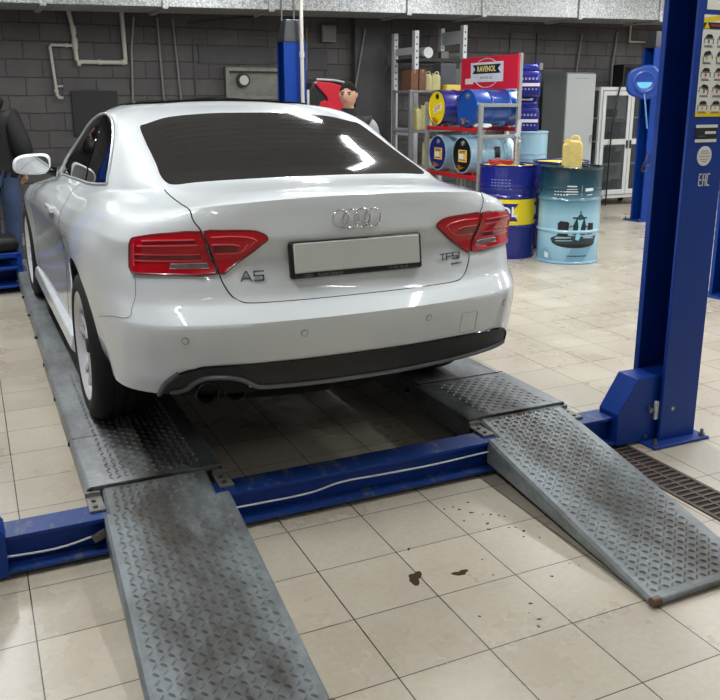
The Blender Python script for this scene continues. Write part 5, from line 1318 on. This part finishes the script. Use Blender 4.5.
for (z, n_) in ((.17, 3), (.635, 3), (.975, 3), (1.315, 2)):
    for i in range(n_):
        w_ = rnd.uniform(.10, .19); h = rnd.uniform(.12, .27); c_ = cols[k % 6]
        bm = BM(); add_b(bm, -w_ / 2, w_ / 2, -.08, .08, 0, h)
        shelf_w = {.17: 'bottom', .635: 'second', .975: 'third', 1.315: 'top'}[z]; tone_w = 'pale grey' if sum(c_) > 520 else ('dark grey' if sum(c_) < 250 else 'mid grey')
        tag(obj('tool_box', bm, mat('box_tone_%d' % (k % 6), c_, .5), loc=(8.07 - .36 + i * .24, 7.55, z + .0005), bevel=.006), '%s %s box on the %s shelf of the white cabinet, %s from the left' % (words[k], tone_w, shelf_w, ('first', 'second', 'third')[i]), 'box', 'boxes in the white cabinet'); k += 1
t = thing('black_case', 'black box on top of the white cabinet, behind the hose reel', 'box', (8.28, 7.6, 1.75)); bm = BM(); add_b(bm, -.2, .2, -.12, .12, 0, .33); obj('case_body', bm, M['black_plastic'], t, bevel=.01)
bm = BM(); add_b(bm, -.17, .17, -.124, -.12, .04, .29); obj('case_front', bm, M['black_gloss'], t)
bm = BM(); add_tube(bm, smooth_pts([(8.05, 7.50, 1.80), (7.94, 7.36, 1.78), (7.84, 7.295, 1.60), (7.78, 7.295, 1.2), (7.76, 7.295, .6), (7.75, 7.29, .02)], 6), .012, 8)
tag(obj('power_cable', bm, M['dblack'], smooth=60), 'black cable hanging down the front of the white cabinet', 'cable')
# next lifts' posts and the hose reel
q_ = lift_post('lift_post', (7.20, 5.93, 0), 0, 2.2, None, 'blue lift post further back, carrying the round hose reel'); q_['category'] = 'post'
q_ = lift_post('lift_post', (4.62, 2.16, 0), R(12), 2.6, None, 'blue lift post of the next bay, at the right edge'); q_['category'] = 'post'
hr = thing('hose_reel', 'round blue hose reel with a pale blue label, hung on the far post', 'hose reel', (6.84, 5.70, 1.775), R(-40))
bm = BM(); n = 10; ring = []
for k in range(40):
    t_ = 2 * PI * k / 40; rr_ = .205 * (1 + .045 * math.cos(5 * t_)); ring.append((rr_ * 1.08 * math.cos(t_), rr_ * math.sin(t_)))
add_prism(bm, ring, -.10, .10, 'y'); M['reel'] = mat('reel_blue', (28, 66, 150), .35); obj('casing', bm, M['reel'], hr, bevel=.025, seg=3, smooth=50)
bm = BM(); add_lathe(bm, [(.14, 0), (.14, .02), (.12, .028), (.10, .016), (0, .016)], 40, Matrix.Translation((0, -.10, 0)) @ Matrix.Rotation(R(90), 4, 'X'), cap=False); obj('hub_ring', bm, M['reel'], hr, smooth=40)
bm = BM(); add_prism(bm, [(.09 * math.cos(a), .075 * math.sin(a)) for a in np.linspace(-PI, 0, 18)], -.119, -.115, 'y'); obj('label', bm, mat('label_sky', (110, 196, 226), .4), hr)
bm = BM(); add_b(bm, .0, .2, .10, .26, -.08, .08); obj('bracket', bm, M['reel'], hr, bevel=.006)
bm = BM(); add_tube(bm, smooth_pts([(0, -.11, -.10), (.03, -.12, -.28), (.075, -.10, -.56)], 6), .010, 8); obj('hose_end', bm, mat('hose_sky', (90, 140, 200), .4), hr, smooth=60)
bm = BM(); add_tube(bm, smooth_pts([(7.085, 5.80, .92), (6.98, 5.72, .80), (6.93, 5.72, .70), (7.0, 5.72, .68), (7.18, 5.80, .86), (7.28, 5.815, .90)], 5), .011, 8)
tag(obj('loop_cable', bm, M['dblack'], smooth=60), 'black cable loop on the far blue post below the hose reel', 'cable')
# red and black service machine beyond the car
sm_ = thing('service_machine', 'red and black workshop machine beside the man, behind the car', 'machine', (2.46, 5.62, 0), R(-8))
M['m_red'] = mat('machine_red', (186, 24, 44), .35, coat=.3); M['m_black'] = mat('machine_black', (22, 22, 24), .45)
bm = BM(); add_b(bm, -.22, .22, -.20, .28, .10, 1.40); obj('cabinet_body', bm, M['m_black'], sm_, bevel=.03, smooth=40)
bm = BM(); add_prism(bm, [(-.20, 1.40), (.20, 1.40), (.22, 1.62), (.20, 1.74), (-.05, 1.765), (-.13, 1.74), (-.21, 1.60)], -.18, .26, 'y'); obj('hood', bm, M['m_black'], sm_, bevel=.02, smooth=40)
bm = BM(); add_prism(bm, [(.05, 1.40), (.19, 1.42), (.175, 1.70), (.05, 1.735), (-.10, 1.745), (-.115, 1.715), (.0, 1.60)], -.205, -.18, 'y'); obj('red_panel', bm, M['m_red'], sm_, bevel=.008)
bm = BM(); add_cyl(bm, (-.02, -.185, 1.50), (-.02, -.212, 1.50), .06, 24); obj('badge', bm, M['m_red'], sm_, bevel=.006)
bm = BM(); add_tube(bm, smooth_pts([(-.10, -.19, 1.765), (.10, -.19, 1.755), (.21, -.19, 1.72), (.225, -.19, 1.62)], 5), .012, 8); obj('handle', bm, M['rack_grey'], sm_, smooth=60)
for (x, y) in ((-.18, -.16), (.18, -.16), (-.18, .24), (.18, .24)):
    bm = BM(); add_cyl(bm, (x - .02, y, .05), (x + .02, y, .05), .05, 16); obj('castor', bm, M['dblack'], sm_)
# blue work stool at the left
st = thing('work_stool', 'low blue plastic work trolley with a black top, beside the man in jeans', 'trolley', (-.83, 4.91, 0), R(4))
bm = BM(); add_b(bm, -.21, .21, -.17, .17, .05, .075); add_b(bm, -.21, .21, -.17, .17, .20, .23); add_b(bm, -.21, .21, -.17, .17, .30, .345); obj('tray', bm, M['blue'], st, bevel=.01)
for (x, y) in ((-.19, -.15), (.19, -.15), (-.19, .15), (.19, .15)):
    bm = BM(); add_b(bm, x - .02, x + .02, y - .02, y + .02, .02, .34); obj('leg', bm, M['blue'], st, bevel=.004)
bm = BM(); add_b(bm, -.205, .205, -.165, .165, .345, .47); obj('padded_top', bm, M['black_plastic'], st, bevel=.05, seg=4, smooth=50)
bm = BM(); add_b(bm, -.19, .19, .14, .16, .08, .30); obj('back_panel', bm, M['blue'], st)
# ------------------------------------------------------------------ people
M['skin'] = mat('skin', (196, 150, 126), .5); M['hair'] = mat('hair_dark', (15, 11, 9), .9, spec=.2); M['jacket'] = mat('jacket_black', (9, 9, 10), .7, bump=.3, bscale=14)
M['jeans'] = mat('jeans_blue', (58, 74, 104), .8, noise=.3, nscale=9, bump=.25, bscale=18); M['shoe'] = mat('shoe_black', (18, 18, 18), .5); M['vest'] = mat('vest_grey', (140, 142, 146), .7); M['eye'] = mat('eye_dark', (30, 22, 18), .2)
M['lips'] = mat('lips', (160, 104, 92), .5)
def skin_mesh(name, verts, edges, radii, root=0, sub=2):
    me = bpy.data.meshes.new(name); me.from_pydata(verts, edges, []); o = bpy.data.objects.new(name, me); link(o)
    o.modifiers.new('skin', 'SKIN'); sk = me.skin_vertices
    if not sk: sk = me.attributes.new('skin', 'SKIN', 'POINT') if False else me.skin_vertices
    for i, r in enumerate(radii):
        rr = r if isinstance(r, tuple) else (r, r)
        me.skin_vertices[0].data[i].radius = rr; me.skin_vertices[0].data[i].use_root = (i == root)
    o.modifiers['skin'].use_smooth_shade = True
    sb = o.modifiers.new('sub', 'SUBSURF'); sb.levels = sub; sb.render_levels = sub
    dg = bpy.context.evaluated_depsgraph_get(); dg.update()
    new = bpy.data.meshes.new_from_object(o.evaluated_get(dg), depsgraph=dg); new.name = name
    o.modifiers.clear(); o.data = new; bpy.data.meshes.remove(me); return o
class Sk:
    def __init__(s): s.v, s.e, s.r = [], [], []
    def add(s, p, r, par=None):
        s.v.append(tuple(p)); s.r.append(r); i = len(s.v) - 1
        if par is not None: s.e.append((par, i))
        return i
    def chain(s, par, pts):
        for p, r in pts: par = s.add(p, r, par)
        return par
def head_shape(o, c):
    """turn the skinned head lump into a face: skull, brow, nose, lips, chin, ears (face towards -y)"""
    for v in o.data.vertices:
        z = v.co.z
        if z < c.z - .135: continue
        w = min(1, max(0, (z - (c.z - .135)) / .05)); w = w * w * (3 - 2 * w)
        d = (v.co - c).normalized(); x, y, zz = d
        r = 1 / math.sqrt((x / .078) ** 2 + (y / .098) ** 2 + (zz / .118) ** 2)
        if y < 0:
            f = -y
            r -= .012 * max(0, abs(x) - .25) * f if zz < -.2 else 0
            g = lambda a, b_, sa, sb_: math.exp(-((x - a) / sa) ** 2 - ((zz - b_) / sb_) ** 2) * (f > .2)
            r += .022 * g(0, -.16, .10, .13) + .010 * g(0, .0, .08, .16)          # nose, bridge
            r += .008 * g(0, -.62, .22, .12) + .006 * g(0, -.42, .20, .05)         # chin, lips
            r -= .008 * (g(.32, .06, .14, .10) + g(-.32, .06, .14, .10))           # eye sockets
            r += .005 * (g(.32, .22, .2, .07) + g(-.32, .22, .2, .07))             # brows
            r += .005 * (g(.5, -.18, .16, .16) + g(-.5, -.18, .16, .16))           # cheeks
        if abs(x) > .85 and abs(zz) < .32 and -.25 < y < .4: r += .016
        v.co = v.co.lerp(c + d * r, w)
def hand(S, wrist, el, side, curl=.6):
    """palm, four unequal fingers and a thumb"""
    d = (Vector(wrist) - Vector(el)).normalized(); sidev = d.cross(Vector((0, 1, 0))).normalized() if abs(d.y) < .9 else Vector((1, 0, 0)); fwd = sidev.cross(d).normalized()
    w = len(S.v) - 1
    palm = S.add(Vector(wrist) + d * .05, (.036, .018), w); kn = S.add(Vector(wrist) + d * .09, (.040, .015), palm)
    for k, L_ in enumerate((.068, .076, .070, .055)):
        off = fwd * (.030 - .020 * k); b0 = Vector(wrist) + d * .095 + off; inn = -sidev * side
        i = S.add(b0, .0105, kn); i = S.add(b0 + d * L_ * .45 + inn * .010 * curl, .0095, i); S.add(b0 + d * L_ * (.45 + .4 * (1 - curl * .5)) + inn * .035 * curl, .0085, i)
    t0 = Vector(wrist) + d * .035 + fwd * .036; i = S.add(t0, .013, palm); i = S.add(t0 + d * .03 + fwd * .018, .011, i); S.add(t0 + d * .058 + fwd * .020, .0095, i)
def person(label, loc, rz, s, top_m, arms, hood=False, hair=True, collar=None):
    p = thing('person', label, 'person', loc, rz); p.scale = (s,) * 3
    hc = Vector((0, -.022, 1.665))
    S = Sk(); pel = S.add((0, 0, .95), (.13, .09))
    ch = S.chain(pel, [((0, .0, 1.15), (.12, .085)), ((0, .01, 1.34), (.14, .09))])
    nk = S.chain(ch, [((0, .015, 1.46), (.075, .06)), ((0, .0, 1.53), (.052, .055))])
    S.chain(nk, [((0, -.02, 1.60), (.06, .075)), ((0, -.022, 1.68), (.07, .09)), ((0, -.018, 1.74), (.05, .065))])
    J = Sk(); jp = J.add((0, .0, .86), (.185, .14)); jc = J.chain(jp, [((0, .0, 1.0), (.18, .135)), ((0, .0, 1.18), (.18, .135)), ((0, .01, 1.34), (.185, .13)), ((0, .015, 1.45), (.10, .09))])
    jm = jc - 1
    if hood: J.r = [(a * 1.22, c * 1.2) for a, c in J.r]
    T = Sk(); tp = T.add((0, 0, .92), (.13, .095))
    for sd in (-1, 1):
        a = arms[0 if sd < 0 else 1]; shd, el, wr = Vector((sd * .18, .01, 1.415)), Vector(a[0]), Vector(a[1])
        i = S.add(shd, .045, ch); i = S.add((shd + el) / 2, .042, i); i = S.add(el, .036, i); i = S.add((el + wr) / 2, .032, i); i = S.add(wr, (.026, .022), i)
        hand(S, wr, el, sd)
        J.chain(jm, [(q, r_ * (1.25 if hood else 1)) for q, r_ in ((shd, .085), ((shd + el) / 2, .078), (el, .070), ((el + wr) / 2, .060), (wr.lerp(el, .05), .048))])
        hip = Vector((sd * .09, 0, .90)); i = S.add(hip, .075, pel); i = S.chain(i, [((sd * .10, -.01, .5), .05), ((sd * .10, .02, .10), .032), ((sd * .10, -.06, .04), (.035, .025)), ((sd * .105, -.12, .035), (.032, .02))])
        T.chain(tp, [(hip, .105), ((sd * .10, -.005, .70), .092), ((sd * .10, -.01, .50), .074), ((sd * .10, .01, .28), .066), ((sd * .10, .02, .075), .062)])
    b_ = skin_mesh('body', S.v, S.e, S.r, 0, 2)
    head_shape(b_, hc); b_.data.materials.clear(); b_.data.materials.append(M['skin']); b_.parent = p; shade(b_.data, 180)
    j = skin_mesh('jacket', J.v, J.e, J.r, 0, 2); j.data.materials.clear(); j.data.materials.append(top_m); j.parent = p; shade(j.data, 180)
    t = skin_mesh('trousers', T.v, T.e, T.r, 0, 2); t.data.materials.clear(); t.data.materials.append(M['jeans']); t.parent = p; shade(t.data, 180)
    for sd in (-1, 1):
        bm = BM(); bmesh.ops.create_uvsphere(bm, u_segments=16, v_segments=10, radius=1)
        for v in bm.verts: v.co = Vector((sd * .105 + v.co.x * .052, -.05 + v.co.y * .145, max(.0, .045 + v.co.z * .055)))
        obj('shoe', bm, M['shoe'], p, smooth=60)
        bm = BM(); bmesh.ops.create_uvsphere(bm, u_segments=12, v_segments=8, radius=.0115)
        for v in bm.verts: v.co = Vector((v.co.x * 1.25, v.co.y * .6, v.co.z * .75)) + Vector((sd * .031, -.1085, 1.672))
        obj('eye', bm, M['eye'], p, smooth=60)
        bm = BM(); add_tube(bm, [(sd * .014, -.1195, 1.688), (sd * .032, -.1165, 1.693), (sd * .048, -.105, 1.689)], .0042, 6); obj('eyebrow', bm, M['hair'], p)
    bm = BM(); add_tube(bm, [(-.022, -.1095, 1.603), (-.008, -.1175, 1.605), (.008, -.1175, 1.605), (.022, -.1095, 1.603)], .0042, 6); obj('mouth', bm, M['lips'], p, smooth=60)
    bm = BM(); bmesh.ops.create_uvsphere(bm, u_segments=40, v_segments=28, radius=1)       # short hair
    kill = []
    for v in bm.verts:
        x, y, z = v.co
        lim = .36 + .10 * math.cos(x * 4) if y < -.25 else (-.05 if y < .12 else -.42)
        if z < lim: kill.append(v)
    bmesh.ops.delete(bm, geom=kill, context='VERTS')
    rnd = random.Random(3)
    for v in bm.verts: v.co = hc + Vector((v.co.x * .084, v.co.y * .105 + .001, v.co.z * .127)) * (1 + .012 * rnd.random())
    g = bmesh.ops.extrude_face_region(bm, geom=bm.faces[:])
    for v in [q for q in g['geom'] if isinstance(q, bmesh.types.BMVert)]: v.co = hc + (v.co - hc) * .93
    obj('hair', bm, M['hair'], p, smooth=60)
    if collar:
        bm = BM(); add_lathe(bm, [(.085, 1.44), (.078, 1.52), (.072, 1.545), (.064, 1.54), (.066, 1.45)], 28, cap=False); obj('collar', bm, collar, p, smooth=60)
        bm = BM()
        for sd in (-1, 1): add_tube(bm, smooth_pts([(sd * .135, .012, 1.405), (sd * .175, .012, 1.395), (sd * .205, .02, 1.34), (sd * .225, .025, 1.22), (sd * .24, .03, 1.12)], 4), [.045, .053, .06, .067, .072, .077, .08, .082, .083, .083, .083, .082, .081, .08, .079, .078, .077], 14)
        obj('sleeves', bm, M['vest'], p, smooth=60)
    if hood:
        bm = BM(); bmesh.ops.create_uvsphere(bm, u_segments=28, v_segments=18, radius=1)
        for v in bm.verts: v.co = Vector((v.co.x * .155, .075 + v.co.y * .125, 1.535 + v.co.z * .085 + .02 * math.sin(v.co.x * 5)))
        obj('hood', bm, top_m, p, smooth=60)
    return p
person('dark-haired man seen above the car roof, black collar and grey shoulders', (2.32, 4.62, 0), R(-38), .965, M['jacket'], [((-.24, .03, 1.14), (-.22, -.14, .98)), ((.24, .03, 1.14), (.22, -.14, .98))], collar=M['jacket'])
person('man in a black hooded jacket and jeans at the left edge', (-.71, 5.44, 0), R(150), 1.0, M['jacket'], [((-.28, .02, 1.13), (-.17, -.16, .93)), ((.28, .02, 1.13), (.15, -.16, .93))], hood=True)
# ------------------------------------------------------------------ light: rows of ceiling tubes
w = bpy.data.worlds.new('world'); bpy.context.scene.world = w; w.use_nodes = True
w.node_tree.nodes['Background'].inputs[0].default_value = (.55, .58, .62, 1); w.node_tree.nodes['Background'].inputs[1].default_value = .15
M['tube'] = mat('tube_glow', (255, 255, 255), .4, emit=(248, 251, 255), es=14)
M['lamp_body'] = mat('lamp_body', (220, 222, 222), .4)
def tube_lamp(x, y, z, L_, rz, label, power):
    t = thing('ceiling_lamp', label, 'lamp', (x, y, z), rz, 'twin tube lamps under the ceiling')
    bm = BM(); add_b(bm, -L_ / 2, L_ / 2, -.08, .08, .02, .07); obj('housing', bm, M['lamp_body'], t, bevel=.006)
    for s in (-.04, .04):
        bm = BM(); add_cyl(bm, (-L_ / 2 + .02, s, 0), (L_ / 2 - .02, s, 0), .016, 10); obj('tube', bm, M['tube'], t, smooth=60)
    bm = BM(); add_cyl(bm, (-L_ * .35, 0, .07), (-L_ * .35, 0, ZC - z), .006, 6); add_cyl(bm, (L_ * .35, 0, .07), (L_ * .35, 0, ZC - z), .006, 6); obj('hanger', bm, M['zinc'], t)
    l = bpy.data.lights.new('lamp_light', 'AREA'); l.shape = 'RECTANGLE'; l.size = L_; l.size_y = .06; l.energy = power; l.color = (.96, .98, 1.)
    lo = bpy.data.objects.new('lamp_light', l); link(lo); lo.parent = t; lo.location = (0, 0, -.03)
for i, x in enumerate((-1.25, 2.1, 5.2, 8.2, 11.2)):
    for j_, y in enumerate((-3.6, .1, 2.6, 4.9)):  # first row, behind the camera, is dim added fill light
        tube_lamp(x, y, 3.25, 1.5, PI / 2, 'white twin-tube ceiling lamp hanging over the workshop floor', 7 if j_ == 0 else 50)
# ------------------------------------------------------------------ camera
cam = bpy.data.cameras.new('camera'); co = bpy.data.objects.new('camera', cam); link(co)
_yaw, _pitch, _roll = .4320816, .2553257, .0021248
_f = Vector((math.sin(_yaw) * math.cos(_pitch), math.cos(_yaw) * math.cos(_pitch), -math.sin(_pitch)))
_r = Vector((math.cos(_yaw), -math.sin(_yaw), 0)); _d = _f.cross(_r)
_rr = math.cos(_roll) * _r + math.sin(_roll) * _d; _dd = -math.sin(_roll) * _r + math.cos(_roll) * _d
co.matrix_world = Matrix(((_rr.x, -_dd.x, -_f.x, -.93340), (_rr.y, -_dd.y, -_f.y, -2.67140), (_rr.z, -_dd.z, -_f.z, 1.55069), (0, 0, 0, 1)))
cam.sensor_fit = 'HORIZONTAL'; cam.sensor_width = 36; cam.lens = 836.97 / 720 * 36
cam.shift_x = 0; cam.shift_y = -30 / 720
cam.clip_start = .05; cam.clip_end = 100
sc = bpy.context.scene
sc.camera = co
sc.view_settings.view_transform = 'Standard'; sc.view_settings.look = 'None'; sc.view_settings.gamma = 1; sc.view_settings.use_curve_mapping = False
sc.view_settings.exposure = -.06
